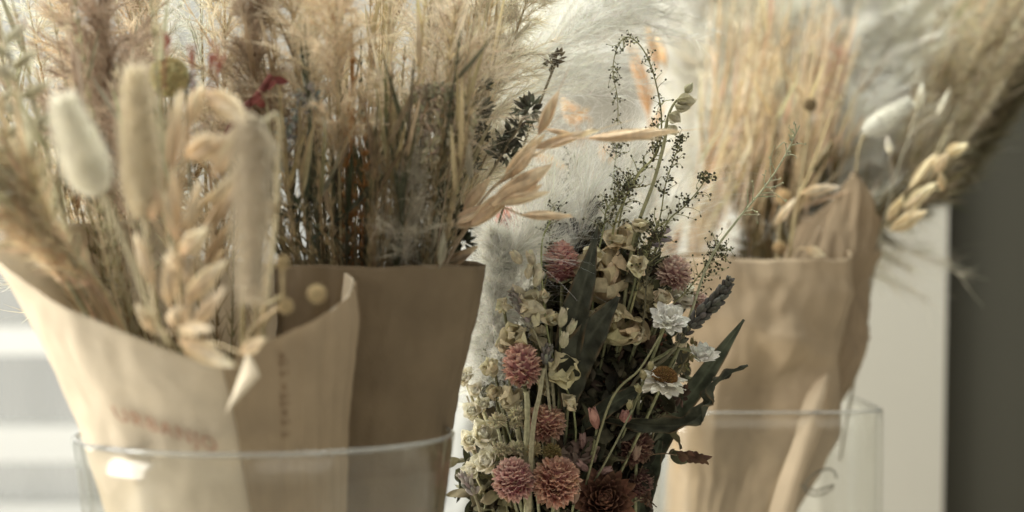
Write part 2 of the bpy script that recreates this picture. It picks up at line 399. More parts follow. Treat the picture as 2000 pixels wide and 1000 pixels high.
# folded corner triangle
A, B, C_ = P(484, 684, .706), P(509, 733, .700), P(441, 807, .700)
v = []
for i in range(13):
    for j in range(7):
        u = i/12; w = j/6
        a_ = A*(1-u)+C_*u; b_ = (A*(1-min(1, u/.32))+B*min(1, u/.32)) if u < .32 else (B*(1-(u-.32)/.68)+C_*(u-.32)/.68)
        v.append(a_*(1-w)+b_*w+V3(0, -.002*math.sin(PI*w)*math.sin(PI*u), 0))
mb = MB(); mb.add(np.array(v), grid_quads(1, 13, 7), np.full((91, 3), .5))
fc = mb.build('folded_corner', simple('paper_inside', (.74, .65, .50), .8, 40, .06, transl=.2), w1); fc['label'] = 'pale turned-down paper corner'

def lettering(text, size, th0, y0, slope, spread, name, mat, surf, parent, rot90=False, off=.0035):
    cu = bpy.data.curves.new('t', 'FONT'); cu.body = text; cu.size = 1; cu.space_character = 1.15; cu.offset = .012
    ob = bpy.data.objects.new('t', cu); COL.objects.link(ob); dg = bpy.context.evaluated_depsgraph_get(); dg.update()
    me = bpy.data.meshes.new_from_object(ob.evaluated_get(dg)); bpy.data.objects.remove(ob)
    w = max(v.co.x for v in me.vertices)
    org = np.array(parent['_o'])
    for v_ in me.vertices:
        x, y = v_.co.x, v_.co.y
        if rot90: a = th0-y*size*.0042; yy = y0+x*size; a += slope*x
        else: a = th0+spread*x/w; yy = y0+slope*x/w-y*size
        v_.co = Vector(surf(a, yy, off)-org)
    me.materials.append(mat); o = bpy.data.objects.new(name, me); COL.objects.link(o); o.parent = parent; o['_o'] = parent['_o']
    return o
lettering('URBANJO', 38, -.52, 818, 66, .66, 'printed_lettering', M_INK, surf1, w1)
# row of small printed strokes running down the flap
mb = MB()
for k in range(9):
    a = .62+.0*k; y = 690+k*19+4*math.sin(k*5)
    for (da, h) in ((0, 9), (.03, 5)) if k % 3 else ((0.01, 12),):
        q = [surf1(a+da, y, .0042), surf1(a+da+.018, y, .0042), surf1(a+da+.02, y+h, .0042), surf1(a+da+.002, y+h, .0042)]
        mb.add(np.array(q), np.array([[0, 1, 2, 3]]), np.full((4, 3), .2))
mb.build('printed_strokes', M_INK2, w1, shade=False)

# wrap 2: shade put into a darker paper colour, behind right of wrap 1
surf2 = make_surf(.835, [(380, 742, 214), (520, 738, 202), (850, 704, 172), (1000, 700, 160), (1400, 640, 110)], 0.72, 1.35, 0, .0010, 5, crease=.0018, folds=((.2, .25, .002), (-.4, .1, -.002)))
wrap('kraft_wrap', 'kraft paper cone coloured dark for its shade, between the pale cone and the mini bouquet', surf2, -3.1, 3.1,
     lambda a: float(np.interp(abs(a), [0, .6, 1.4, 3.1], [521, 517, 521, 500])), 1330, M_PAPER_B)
# wrap 3: tan, right
surf3 = make_surf(1.16, [(380, 1448, 190), (500, 1448, 184), (700, 1450, 182), (850, 1436, 148), (1000, 1412, 112), (1400, 1430, 90)], 00.9, 2.6, -.12, .0012, 8, crease=.015,
                  folds=((.85, .05, .002), (-.2, .3, .0015)), dents=((.35, 665, .35, 70, .010), (.15, 760, .5, 110, -.008), (-.35, 840, .3, 120, .006)))
wrap('kraft_wrap', 'tan kraft paper wrap with flat lit front and dark side crease, behind the lavender', surf3, -3.1, 3.1,
     lambda a: float(np.interp(a, [-3.1, -1, .75, .95, 1.2, 3.1], [490, 505, 506, 498, 490, 470])), 1330, M_PAPER_C)
# wrap 4: crumpled, far right
surf4 = make_surf(1.165, [(300, 1655, 62), (400, 1645, 86), (500, 1634, 120), (660, 1604, 104), (780, 1550, 86), (980, 1480, 50), (1400, 1440, 50)], 0.62, 1.1, 0, .0025, 14, crease=.011,
                  folds=((.2, .12, .004), (.7, .1, -.003)), dents=((.9, 655, .5, 50, -.007), (.0, 560, .3, 90, .006)))
wrap('kraft_wrap', 'crumpled brown kraft paper wrap with a pointed top, rightmost by the pale wall', surf4, -3.1, 3.1,
     lambda a: float(np.interp(a, [-3.1, -.9, -.4, .1, .5, .9, 1.3, 3.1], [420, 420, 395, 330, 378, 428, 495, 430])), 1330, simple('kraft_paper_crumpled', (.30, .225, .145), .8, 30, .14, .25, 600, .2, .12))
# strip of folded paper edge on wrap 3
pts = smooth([P(1624, 706, 1.13), P(1592, 780, 1.105), P(1562, 880, 1.095), P(1522, 1010, 1.09), P(1480, 1120, 1.09)], 24)
mb = MB(); ww = np.interp(np.arange(24), [0, 5, 23], [2, 20, 28]); 
v = np.stack([np.stack([p+V3(S(w_*(1+.12*math.sin(w_*1.7+s_*2)), 1.1)*s_*.9, -.003*(1-abs(s_-.3)), 0) for s_ in np.linspace(-1, 1, 6)]) for p, w_ in zip(pts, ww)])
mb.add(v, grid_quads(1, 24, 6), np.full(v.shape, .5))
tag(mb.build('paper_strip', simple('paper_edge', (.50, .40, .28), .8, 40, .1, transl=.2)), 'narrow pale folded strip of kraft paper slanting down the right wraps', 'paper')

# ------------------------------------------------------------------ plant builders
CONF = [(.77, [(380, 345, 375), (490, 335, 350), (560, 352, 325), (700, 388, 288), (840, 418, 252), (1000, 440, 226), (1400, 500, 140)], .80, lambda x: np.interp(x, [0, 130, 250, 350, 470, 675], [500, 560, 650, 700, 715, 560])),
        (.835, [(520, 738, 202), (850, 704, 172), (1000, 700, 160), (1400, 640, 110)], .72, lambda x: 518),
        (1.16, [(500, 1448, 184), (850, 1452, 165), (1000, 1448, 145), (1400, 1440, 95)], .9, lambda x: 503),
        (1.165, [(500, 1628, 108), (660, 1600, 98), (780, 1560, 92), (980, 1500, 70), (1400, 1440, 50)], .62, lambda x: 440)]
def pxpath(pts, n=24):
    """smooth path through pixel+depth points; below a paper's edge it stays inside the paper"""
    path = smooth([P(*p) for p in pts], n); x0, y0, d0 = pts[0]
    if y0 < 1000: k = -1
    elif x0 < 500 and d0 < .84: k = 0
    elif x0 < 850 and d0 < 1: k = 1
    elif d0 > 1.1: k = 3 if x0 > 1520 else 2
    else: k = -1
    if k < 0: return path
    d, rows, kd, top = CONF[k]; rows = np.array(rows, float)
    for q in path:
        py = 500+(CZ-q[2])*PX/q[1]; px = 1000+q[0]*PX/q[1]
        f = np.clip((py-top(px)+60)/60, 0, 1)
        if f <= 0: continue
        cx = (np.interp(py, rows[:, 0], rows[:, 1])-1000)*d/PX; R = np.interp(py, rows[:, 0], rows[:, 2])*d/PX
        e = math.hypot(q[0]-cx, (q[1]-d)/kd)/R
        if e > .88:
            g = 1-f+f*.88/e; ny = d+(q[1]-d)*g; q[2] = CZ-(py-500)*ny/PX; q[0] = cx+(q[0]-cx)*g; q[1] = ny
    return path

def plume(name, label, pts, R, t0=.35, nb=70, nh=40, hl=.012, hw=.00025, ang=(.35, .8), c0=(.6,.52,.38), c1=None, group=None, cat='pampas grass', droop=.25, stemr=.0015, prof=(.55, .9), var=.12, stemc=(.42,.33,.2), spread=.55):
    path = pxpath(pts, 40); root = thing(name, label, cat, path[0], group)
    mb = MB(); tubes(mb, path, np.linspace(stemr, stemr*.35, 40), 6, c0=stemc); mb.build('stem', M_STEM, root)
    u = t0+(1-t0)*rng.random(nb)**.9
    idx = u*39; i0 = np.clip(idx.astype(int), 0, 38); f = (idx-i0)[:, None]
    o = path[i0]*(1-f)+path[i0+1]*f; T = nz(path[i0+1]-path[i0])
    rad = rng.normal(size=(nb, 3)); rad = nz(rad-T*np.sum(rad*T, -1, keepdims=True))
    a = rng.uniform(*ang, nb)[:, None]; w = (u-t0)/(1-t0)
    pr = np.sin(PI*np.clip(w*.88+.10, 0, 1)**prof[0])**prof[1]
    Lb = R*(.25+pr)*rng.uniform(.6, 1.15, nb)
    bd = nz(T*np.cos(a)+rad*np.sin(a))
    s = rng.random((nb, nh))**.75
    dr = V3(0, 0, -1)*droop+rad*.25+rng.normal(size=(nb, 3))*.12
    roots = o[:, None]+bd[:, None]*(Lb[:, None]*s)[..., None]+dr[:, None]*(Lb[:, None]*s*s)[..., None]
    hd = nz(bd[:, None]+2*dr[:, None]*s[..., None]+spread*rng.normal(size=(nb, nh, 3)))
    n = nb*nh
    C1 = c1 if c1 is not None else tuple(min(.9, x*1.15) for x in c0)
    mb = MB(); hairs(mb, roots.reshape(-1, 3), hd.reshape(-1, 3), rng.uniform(.5, 1.2, n)*hl, hw, rng.normal(size=(n, 3))*.3, 3, c0, C1, var)
    # the thread-like branches that carry the hairs
    tt = np.linspace(0, 1, 5)[None, :, None]
    bp = o[:, None]+bd[:, None]*Lb[:, None, None]*tt+dr[:, None]*Lb[:, None, None]*tt**2
    tubes(mb, bp, np.linspace(hw*.9, hw*.3, 5)[None].repeat(nb, 0), 3, c0=c0, var=.1)
    mb.build('plume', M_FLUFF, root)
    return root

def bunny(label, pts, W, head=.35, c=(.78, .74, .62), n=3500, hl=.006, hw=.00022, stemr=.0011, group=None, nm='bunny_tail_grass', cat='bunny tail'):
    """pts from stem base to head tip; the head takes the last part `head` of the path"""
    path = pxpath(pts, 60); root = thing(nm, label, cat, path[0], group)
    i0 = int(60*(1-head)); mb = MB(); tubes(mb, path[:i0+6], np.full(i0+6, stemr), 6, c0=(.55, .47, .32)); mb.build('stem', M_STEM, root)
    hp = path[i0:]; K = len(hp); t = np.linspace(0, 1, K); pr = np.clip(np.sin(PI*(t*.95+.03)**.78), 0, 1)**.72*(1.08-.32*t)
    mb = MB(); tubes(mb, hp, W/2*.62*pr, 12, c0=c, var=0)
    ti = rng.random(n); i = np.clip((ti*(K-1)).astype(int), 0, K-2); T = nz(hp[i+1]-hp[i])
    rad = rng.normal(size=(n, 3)); rad = nz(rad-T*np.sum(rad*T, -1, keepdims=True))
    r0 = (W/2*.55*pr[i])[:, None]; ro = hp[i]+rad*r0
    hairs(mb, ro, nz(rad*.75+T*.8+.22*rng.normal(size=(n, 3))), rng.uniform(.6, 1.2, n)*hl, hw, None, 2, tuple(x*.92 for x in c), c, .08)
    mb.build('fluffy_head', M_FLUFF, root); return root

def spikelet(base, d, L, W, parent=None, c=(.58, .42, .23), c2=None, awn=True, name='spikelet', twist=0):
    d = nz(d); n1 = nz(np.cross(d, rng.normal(size=3))); n2 = np.cross(d, n1)
    if abs(n1[1]) < abs(n2[1]): n1, n2 = n2, n1
    mb = MB(); N = 4
    nr = np.array([n1, -n1, n1*.5+n2*.8, -n1*.4-n2*.8])
    db = nz(d[None]+nr*np.array([.07, .07, .13, .11])[:, None])
    blades(mb, base+nr*W*.12, db, -nr, L*np.array([1, .95, .8, .75]), W*np.array([1, 1, .75, .75]), 12, 6, .8, .85, .38, .10, .05, c0=c, c1=c2 or tuple(min(.9, x*1.2) for x in c), var=.08)
    if awn:
        ap = base[None]+d[None]*np.linspace(L*.5, L*1.5, 6)[:, None]; tubes(mb, ap, np.linspace(.0003, .0001, 6), 3, c0=c)
    return mb.build(name, M_HUSK, parent)

def oat(label, pts, heads, d, c=(.58, .42, .23), c2=None, group=None, stemr=.001, name='dried_oat_stem', cat='oat grass', awn=False):
    """heads: (base px, base py, tip px, tip py, width px [,depth])"""
    path = pxpath(pts, 40); root = thing(name, label, cat, path[0], group)
    mb = MB(); tubes(mb, path, np.linspace(stemr, stemr*.5, 40), 6, c0=tuple(x*.85 for x in c))
    for h in heads:
        dd = h[5] if len(h) > 5 else d+rng.uniform(-.012, .012)
        b = P(h[0], h[1], dd); t = P(h[2], h[3], dd+rng.uniform(-.01, .01))
        i = np.argmin(np.linalg.norm(path-(b-nz(t-b)*.012+V3(0, 0, -.008)), axis=1)); j = max(0, i-1)
        m = (path[j]+b)/2+V3(0, 0, .002); tubes(mb, smooth([path[j], m, b], 8), np.full(8, .0004), 4, c0=tuple(x*.85 for x in c))
        spikelet(b, t-b, np.linalg.norm(t-b), S(h[4], dd), root, c, c2, awn)
    mb.build('stem', M_STEM, root); return root

def ball(label, x, y, r, d, c, pts, group=None, spike=.25, name='globe_seed_head', cat='seed head', n=500):
    ctr = P(x, y, d); path = pxpath(list(pts)+[(x, y, d)], 30); root = thing(name, label, cat, path[0], group)
    mb = MB(); tubes(mb, path, np.full(30, .0008), 5, c0=(.45, .36, .22)); mb.build('stem', M_STEM, root)
    R = S(r, d); mb = MB(); ells(mb, ctr, V3(0, 0, 1), R*1.9, R*1.9, 12, 14, c0=c, var=0)
    k = nz(rng.normal(size=(n, 3))); ells(mb, ctr+k*R*.93, k, R*spike*1.6, R*.22, 4, 5, c0=c, c1=tuple(min(.9, q*1.2) for q in c), var=.15)
    mb.build('flower_head', M_BRACT, root); return root

def fib(n, lo=-1, hi=1):
    i = np.arange(n)+.5; z = lo+(hi-lo)*i/n; a = i*2.399963; r = np.sqrt(np.clip(1-z*z, 0, 1)); return np.stack([r*np.cos(a), r*np.sin(a), z], -1)
def frame(ax):
    ax = nz(ax); u = nz(np.cross(ax, V3(.3, 1, .2))); return np.stack([u, np.cross(ax, u), ax])   # rows

TIE = P(1085, 1370, .945)
def to_tie(p, bend=0.0):
    """stem path from below the tie up to p"""
    j = rng.normal(size=3)*V3(.006, .006, 0); foot = TIE+V3((TIE[0]-p[0])*.25, (TIE[1]-p[1])*.25, -.11)+j
    foot[2] = .953
    m = TIE+(p-TIE)*.5+V3((p[0]-TIE[0])*-.12+bend, .024, .0)
    return smooth([foot, TIE+j*.7, m, p], 30)
def bq_thing(name, label, cat, p, group=None, r=.0007, c=(.20, .20, .11), bend=0., path=None):
    path = to_tie(p, bend) if path is None else path
    root = thing(name, label, cat, path[0], group)
    mb = MB(); tubes(mb, path, np.linspace(r*1.2, r, len(path)), 7, c0=c, var=.05); mb.build('stem', M_STEM, root); return root

def gomphrena(label, x, y, w, h, d, tilt=(0, 0), cin=(.46, .13, .13), ctip=(.80, .45, .40), n=165, side=None, group=None, open_=.55):
    ctr = P(x, y, d); ax = nz(V3(tilt[0], tilt[1], 1)); F = frame(ax)
    R = S(w, d)/2*rng.uniform(.93, 1.05); H = S(h, d)/2*rng.uniform(.93, 1.05); base = ctr-ax*H; v_ = rng.uniform(.85, 1.15); cin = tuple(q*v_ for q in cin); ctip = tuple(min(.8, q*w_) for q, w_ in zip(ctip, rng.uniform(.98, 1.05)*np.array([1.02, .97, .97])))
    root = bq_thing('globe_amaranth', label, 'dried flower', base, group, .0010, (.26, .26, .15))
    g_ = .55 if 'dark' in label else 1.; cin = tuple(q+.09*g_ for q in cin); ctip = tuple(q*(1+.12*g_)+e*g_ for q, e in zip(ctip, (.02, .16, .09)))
    k = fib(n, -.93, .99); k = k[rng.random(n) > .07]; n = len(k); k = nz(k+.05*rng.normal(size=(n, 3))); dent = nz(rng.normal(size=3)); k = k*(1-.14*np.clip(k@dent, 0, 1)**2)[:, None]; loc = k*np.array([R*.74, R*.74, H*.78])
    pos = ctr+loc@F; outw = nz((k*np.array([1/R, 1/R, 1/H]))@F)
    upv = ax[None]-outw*np.sum(outw*ax, -1, keepdims=True)
    top = np.clip(k[:, 2:3], -1, 1)
    dirs = nz(outw*open_*(1+.5*np.abs(top))+nz(upv+1e-6)*(.75-.5*np.clip(top, 0, 1))+.10*rng.normal(size=(n, 3)))
    Lk_ = R*rng.uniform(.42, .58, n)*(1-.25*np.clip(k[:, 2], 0, 1)); 
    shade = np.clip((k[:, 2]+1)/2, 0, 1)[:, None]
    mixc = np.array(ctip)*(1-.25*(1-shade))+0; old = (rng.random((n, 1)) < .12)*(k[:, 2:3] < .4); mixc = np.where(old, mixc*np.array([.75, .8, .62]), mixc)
    mb = MB(); blades(mb, pos, dirs, -outw, Lk_, R*.31*rng.uniform(.85, 1.2, n), 6, 4, .8, .75, .42, -.35, .04, c0=cin, c1=mixc, var=.12)
    blades(mb, pos-outw*R*.08, nz(dirs+.35*rng.normal(size=(n, 3))), -outw, Lk_*.9, R*.22, 5, 4, .8, .8, .42, -.2, .04, c0=tuple(q*.8 for q in cin), c1=mixc*.92, var=.12)
    ells(mb, ctr, ax, H*1.7, R*1.55, 8, 12, c0=tuple(q*.6 for q in cin), var=0)
    mb.build('flower_head', M_BRACT, root)
    mb = MB(); a = rng.uniform(0, 6.3)+np.array([0, 2.2, 4.1]); dr = np.stack([np.cos(a), np.sin(a), 0*a+.15], -1)@F
    blades(mb, np.tile(base+ax*.001, (3, 1)), dr, ax, R*np.array([.95, .9, .5]), R*.6, 8, 4, .7, .8, .15, .7, .12, c0=(.42, .40, .26), c1=(.55, .5, .34)); mb.build('bract', M_LEAF, root)
    return root

def everlasting(label, x, y, r, d, ax, centre=False, c=(.86, .84, .78), n=13, layers=3, group=None, path=None, cc=(.17, .095, .035), csz=.42, stem_c=(.30, .30, .17), openness=1.36):
    ctr = P(x, y, d); ax = nz(V3(*ax)); F = frame(ax); R = S(r, d)
    root = bq_thing('winged_everlasting', label, 'dried flower', ctr-ax*R*.25, group, .0008, stem_c, path=path)
    mb = MB()
    for l in range(layers):
        m = n; a = np.arange(m)*2*PI/m+l*.37+rng.normal(size=m)*.10
        tilt = openness-.36*l+rng.normal(size=m)*.12
        rad = np.stack([np.cos(a), np.sin(a), 0*a], -1); lc = rad*np.sin(tilt)[:, None]+V3(0, 0, 1)*np.cos(tilt)[:, None]
        nr = -rad*np.cos(tilt)[:, None]+V3(0, 0, 1)*np.sin(tilt)[:, None]
        blades(mb, ctr+(rad*R*.10+V3(0, 0, -R*.12+l*R*.05))@F, lc@F, nr@F, R*(1-.13*l)*rng.uniform(.88, 1.08, m), R*.47*rng.uniform(.85, 1.15, m), 10, 6, 1.15, .66, .14, .25+rng.normal(size=m)*.15, .10, c0=c, c1=tuple(min(.88, q*1.03) for q in c), var=.04, pinch=.3)
    mb.build('petals', M_PETAL, root)
    mb = MB(); k = fib(260 if centre else 60, .0, 1); rr = R*(csz if centre else .16)
    ells(mb, ctr+ax*rr*.15, ax, rr*1.3, rr*1.9, 8, 12, c0=tuple(q*.6 for q in cc), var=0)
    ells(mb, ctr+ax*rr*.05+(k*np.array([1, 1, .75])*rr)@F, nz(k@F), rr*.32, rr*.13, 4, 5, c0=cc, c1=tuple(min(1, q*1.5) for q in cc), var=.3)
    mb.build('centre', M_SEED, root); return root

def crumple(label, x, y, w, h, d, ax=(0, -.5, .8), c=(.58, .50, .33), n=7, name='larkspur_bloom', cat='dried flower', group=None, stem=True, wr=.22, bend=.7, tilt0=.9):
    """a crumpled papery bloom of a few broad wrinkled petals"""
    ctr = P(x, y, d); ax = nz(V3(*ax)); F = frame(ax); R = S((w+h)/4, d)
    root = bq_thing(name, label, cat, ctr-ax*R*.4, group, .0008); c = tuple(min(.85, q*(1.0 if 'shade' in label else 1.18)) for q in c)  # blooms labelled as shaded stay dimmer, their shade is in the petal colour
    a = np.arange(n)*2*PI/n*1.62+rng.normal(size=n)*.25; tilt = tilt0+rng.normal(size=n)*.3
    rad = np.stack([np.cos(a), np.sin(a), 0*a], -1); lc = rad*np.sin(tilt)[:, None]+V3(0, 0, 1)*np.cos(tilt)[:, None]
    nr = -rad*np.cos(tilt)[:, None]+V3(0, 0, 1)*np.sin(tilt)[:, None]
    sc_ = np.array([w/(w+h)*2, 1, h/(w+h)*2])
    mb = MB(); blades(mb, ctr+(rad*R*.05)@F-ax*R*.3, nz(lc@F*sc_), nr@F, R*1.5*rng.uniform(.75, 1.15, n), R*1.7*rng.uniform(.8, 1.2, n), 16, 12, 1.05, .5, .22, bend+rng.normal(size=n)*.4, wr, c0=c, c1=tuple(min(.9, q*1.15) for q in c), var=.1, pinch=.15)
    mb.build('petals', M_PETAL, root); return root

def bud(mb, p, d, L, W, c, c1=None, n=5):
    d = nz(d); F = frame(d); a = np.arange(n)*2*PI/n+rng.random(); rad = np.stack([np.cos(a), np.sin(a), 0*a], -1)
    ells(mb, p+d*L*.45, d, L*.85, W*.75, 6, 8, c0=c, var=.05)
    blades(mb, np.tile(p, (n, 1))+(rad*W*.1)@F, nz((rad*.5+V3(0, 0, 1))@F), -(rad@F), L, W*.75, 8, 5, .75, .75, .35, .75, .1, c0=c, c1=c1 or c, var=.08)

def buds(label, spots, d, c=(.62, .55, .38), c1=None, name='larkspur_buds', cat='dried flower', group=None, part='bud', mat=None, n=5):
    """spots: (x, y, L px, W px, dir x, dir z)"""
    p0 = P(spots[0][0], spots[0][1], d); root = bq_thing(name, label, cat, p0, group, .0007)
    for s in spots:
        mb = MB(); bud(mb, P(s[0], s[1], d+rng.uniform(-.004, .004)), V3(s[4], rng.uniform(-.3, .1), s[5]), S(s[2], d), S(s[3], d), c, c1, n); mb.build(part, mat or M_PETAL, root)
    return root

def lavender(label, pts, W, c=(.17, .155, .17), c1=(.26, .23, .27), whorls=12, per=6, group=None, t0=.25, stemc=(.26, .24, .15), L=1., budw=.4, extra=None):
    path = pxpath(pts, 50); root = thing('lavender_sprig', label, 'lavender', path[0], group)
    mb = MB(); tubes(mb, path, np.linspace(.0010, .0006, 50), 6, c0=stemc); mb.build('stem', M_STEM, root)
    mb = MB()
    for k in range(whorls):
        u = t0+(1-t0)*(k+.3*rng.random())/whorls; i = min(48, int(u*49)); T = nz(path[i+1]-path[i]); F = frame(T)
        a = np.arange(per)*2*PI/per+rng.random()*6; rad = np.stack([np.cos(a), np.sin(a), 0*a], -1)@F
        s = (.6+.5*math.sin(PI*min(1, (k+1.5)/whorls)))
        dr = nz(rad*.55+T+.15*rng.normal(size=(per, 3)))
        Lb = W*.95*s*L*rng.uniform(.8, 1.15, per)
        ells(mb, path[i]+rad*W*.14+dr*Lb[:, None]*.5, dr, Lb, W*budw*s*rng.uniform(.8, 1.15, per), 7, 7, c0=c, c1=c1, var=.18)
        blades(mb, path[i]+rad*W*.1, nz(rad+T*.5), T, W*.35, W*.25, 4, 2, c0=stemc, var=.2)
    mb.build('flower_spike', M_BRACT, root); return root

def bigleaf(label, pts, widths, c=(.062, .064, .045), name='eucalyptus_leaf', cat='leaf', nv=10, fold=.24, wave=.05, twist=None, nrm=(0, -1, .15), group=None, c2=None):
    """pts stem->tip centreline, widths in px along it"""
    n = 44; path = pxpath(pts, n); d = pts[0][2]
    W = S(np.interp(np.linspace(0, 1, n), np.linspace(0, 1, len(widths)), widths), d); W = np.convolve(np.pad(W, 2, 'edge'), np.ones(5)/5, 'valid')
    T = nz(np.gradient(path, axis=0)); nr = nz(V3(*nrm)); s = np.linspace(-1, 1, nv+1); v = np.zeros((n, nv+1, 3))
    for i in range(n):
        N_ = nz(nr-T[i]*np.dot(nr, T[i])); sd = np.cross(T[i], N_)
        if twist is not None:
            a = twist(i/(n-1)); sd, N_ = sd*math.cos(a)+N_*math.sin(a), N_*math.cos(a)-sd*math.sin(a)
        wv = wave*W[i]*(np.sin(i*.9+s*2)+.6*np.sin(i*.37*3+s*4+1))*np.abs(s)
        v[i] = path[i]+sd*(W[i]/2*s)[:, None]+N_*(fold*W[i]*np.abs(s)**1.3+wv)[:, None]
    C0 = np.array(c); C = np.tile(C0, (n, nv+1, 1)); C = C*(1+.22*np.sin(np.arange(n)[:, None]*1.1+np.abs(s)[None]*-3)[..., None]); br = np.clip(np.abs(s)[None, :, None]-.8, 0, 1)*5*(np.sin(np.arange(n)*.6)[:, None, None]*.5+.5); C = C*(1-br)+np.array([.16, .11, .06])*br
    rib = (np.abs(s) < .12)[None, :, None]; C = np.where(rib, C0*1.5, C)
    mb = MB(); mb.add(v, grid_quads(1, n, nv+1), C)
    root = thing(name, label, cat, path[0], group); o = mb.build('blade', M_LEAF, root)
    md = o.modifiers.new('thickness', 'SOLIDIFY'); md.thickness = .0004
    mb = MB(); st = to_tie(path[0]); tubes(mb, st, np.full(len(st), .0011), 6, c0=tuple(q*2 for q in c)); mb.build('stem', M_STEM, root)
    return root

def spray(label, pts, nside=26, bead=.00075, slen=(.006, .016), c=(.30, .29, .15), cb=(.075, .07, .04), r=.0007, t0=.15, nb=(2, 6), group=None, name='sea_lavender_spray', cat='dried spray', root=None, curl=.9, r1=.35):
    path = pxpath(pts, 60)
    if root is None: root = thing(name, label, cat, path[0], group)
    ms = MB(); tubes(ms, path, np.linspace(r, r*r1, 60), 6, c0=c); mbb = MB()
    bc = []; bd = []; nside = int(nside*.62)
    for k in range(nside):
        u = t0+(1-t0)*rng.random(); i = min(58, int(u*59)); T = nz(path[i+1]-path[i]); rad = rng.normal(size=3)*V3(1, .5, 1); rad = nz(rad-T*np.dot(rad, T))
        Ls = rng.uniform(*slen)*(1.2-.5*u); d0 = nz(T*.8+rad); d1 = nz(d0+rng.normal(size=3)*curl*.6)
        sp = smooth([path[i], path[i]+d0*Ls*.5, path[i]+d0*Ls*.5+d1*Ls*.5], 8); tubes(ms, sp, np.linspace(r*.35, r*.2, 8), 4, c0=c)
        m = rng.integers(*nb)
        for q in range(m):
            w = (q+1)/m; j = min(7, int(w*7)); e = nz(rng.normal(size=3)); tip = sp[j]+e*bead*rng.uniform(1.2, 3)
            tubes(ms, np.array([sp[j], tip]), np.full(2, r*.2), 3, c0=c); bc.append(tip); bd.append(e)
    bc = np.array(bc); ells(mbb, bc, np.array(bd), bead*2.3*rng.uniform(.6, 1.2, len(bc)), bead*1.7*rng.uniform(.6, 1.2, len(bc)), 5, 6, c0=cb, var=.25)
    ms.build('stem', M_STEM, root); mbb.build('seed_beads', M_SEED, root); return root

def grass(label, pts, kind='reed', R=.006, c=(.42, .33, .2), group=None, name='dried_grass_stem', cat='dried grass', r=.0008, n=260, hw=.0005, t0=.55, hl=.01):
    path = pxpath(pts, 36); mb = MB(); tubes(mb, path, np.linspace(r*1.2, r*.4, 36), 5, c0=c)
    u = t0+(1-t0)*rng.random(n); i = np.clip((u*35).astype(int), 0, 34); T = nz(path[i+1]-path[i])
    rad = rng.normal(size=(n, 3)); rad = nz(rad-T*np.sum(rad*T, -1, keepdims=True))
    w = np.clip((u-t0)/(1-t0), 0, 1); pr = np.sin(PI*(w*.9+.08))[:, None]
    ro = path[i]+rad*R*.15*pr
    hairs(mb, ro, nz(T+rad*(.25+.5*R/.006*.5)*rng.random((n, 1))+.15*rng.normal(size=(n, 3))), hl*rng.uniform(.4, 1.1, n)*(.5+pr[:, 0]*.6), hw, rng.normal(size=(n, 3))*.2+V3(0, 0, -.15), 3, c, tuple(min(.9, q*1.25) for q in c), .2)
    # a couple of dry leaves
    py = 500+(CZ-path[:, 2])*PX/path[:, 1]; cand = [q for q in range(8, 33) if py[q] < 440]
    k = rng.integers(1, 4) if cand else 0
    if not k: return tag(mb.build(name, M_HUSK, origin=path[0]), label, cat, group)
    ui = rng.choice(cand, k); dv = nz(nz(path[ui+1]-path[ui])+rng.normal(size=(k, 3))*.25)
    blades(mb, path[ui], dv, V3(0, -1, .3), rng.uniform(.025, .05, k), rng.uniform(.0015, .003, k), 12, 2, .6, .8, .3, rng.uniform(-.7, .9, k), .1, c0=tuple(q*.9 for q in c), var=.2)
    return tag(mb.build(name, M_HUSK, origin=path[0]), label, cat, group)
def clump(label, spots, d, c, stem, group=None, name='statice_sprig', cat='dried sprig', n=26, L=18, W=9, mat=None):
    root_p = P(*stem[0]); root = thing(name, label, cat, root_p, group)
    mb = MB(); tubes(mb, pxpath(stem, 24), np.full(24, .0007), 5, c0=(.22, .19, .12)); mb.build('stem', M_STEM, root)
    mb = MB()
    for x, y in spots:
        k = nz(rng.normal(size=(n, 3))); p = P(x, y, d)+k*S(L*.35, d)
        blades(mb, p, nz(k+V3(0, 0, .35)), rng.normal(size=(n, 3)), S(L, d)*rng.uniform(.6, 1.2, n), S(W, d), 6, 4, .8, .8, .3, .5, .1, c0=c, c1=tuple(min(.9, q*1.3) for q in c), var=.25)
    mb.build('leaves', mat or M_LEAF, root); return root

# ================================================================== LEFT BUNCH (wrap 1)
B1 = (430, 1150)
def s1(x, y, d=.80): return [(B1[0]+rng.uniform(-40, 60), B1[1], .80), ((B1[0]+x)/2+(x-B1[0])*.12, (B1[1]+y)/2+40, (d+.80)/2), (x, y, d)]
bunny('big white bunny tail nearest the left, leaning left', [(400, 1100, .76), (300, 640, .69), (224, 432, .66), (168, 325, .655), (122, 192, .65)], S(118, .65), .40, (.88, .84, .72), 6000, .006)
bunny('tall upright beige bunny tail beside the big white one', [(420, 1100, .78), (320, 700, .72), (288, 480, .69), (274, 320, .69), (264, 135, .69)], S(86, .69), .42, (.72, .64, .48), 6000, .007)
bunny('drooping grey beige bunny tail hanging before the dark stems', [(430, 1100, .80), (520, 600, .74), (545, 260, .70), (520, 235, .69), (495, 260, .685), (490, 400, .68), (492, 585, .68)], S(76, .68), .42, (.66, .58, .45), 6000, .009)
plume('pampas_plume', 'dusky brown plume at the top, over the big white bunny tail', s1(185, -70, .80), .045, .62, 150, 70, .010, .0005, (.2, .6), (.44, .34, .25), stemc=(.3, .22, .14), cat='pampas grass')
plume('pampas_plume', 'dusky brown plume at the top, behind the grey beige bunny tail', s1(505, -60, .82), .026, .6, 120, 60, .010, .0004, (.15, .45), (.46, .36, .26), stemc=(.3, .22, .14))
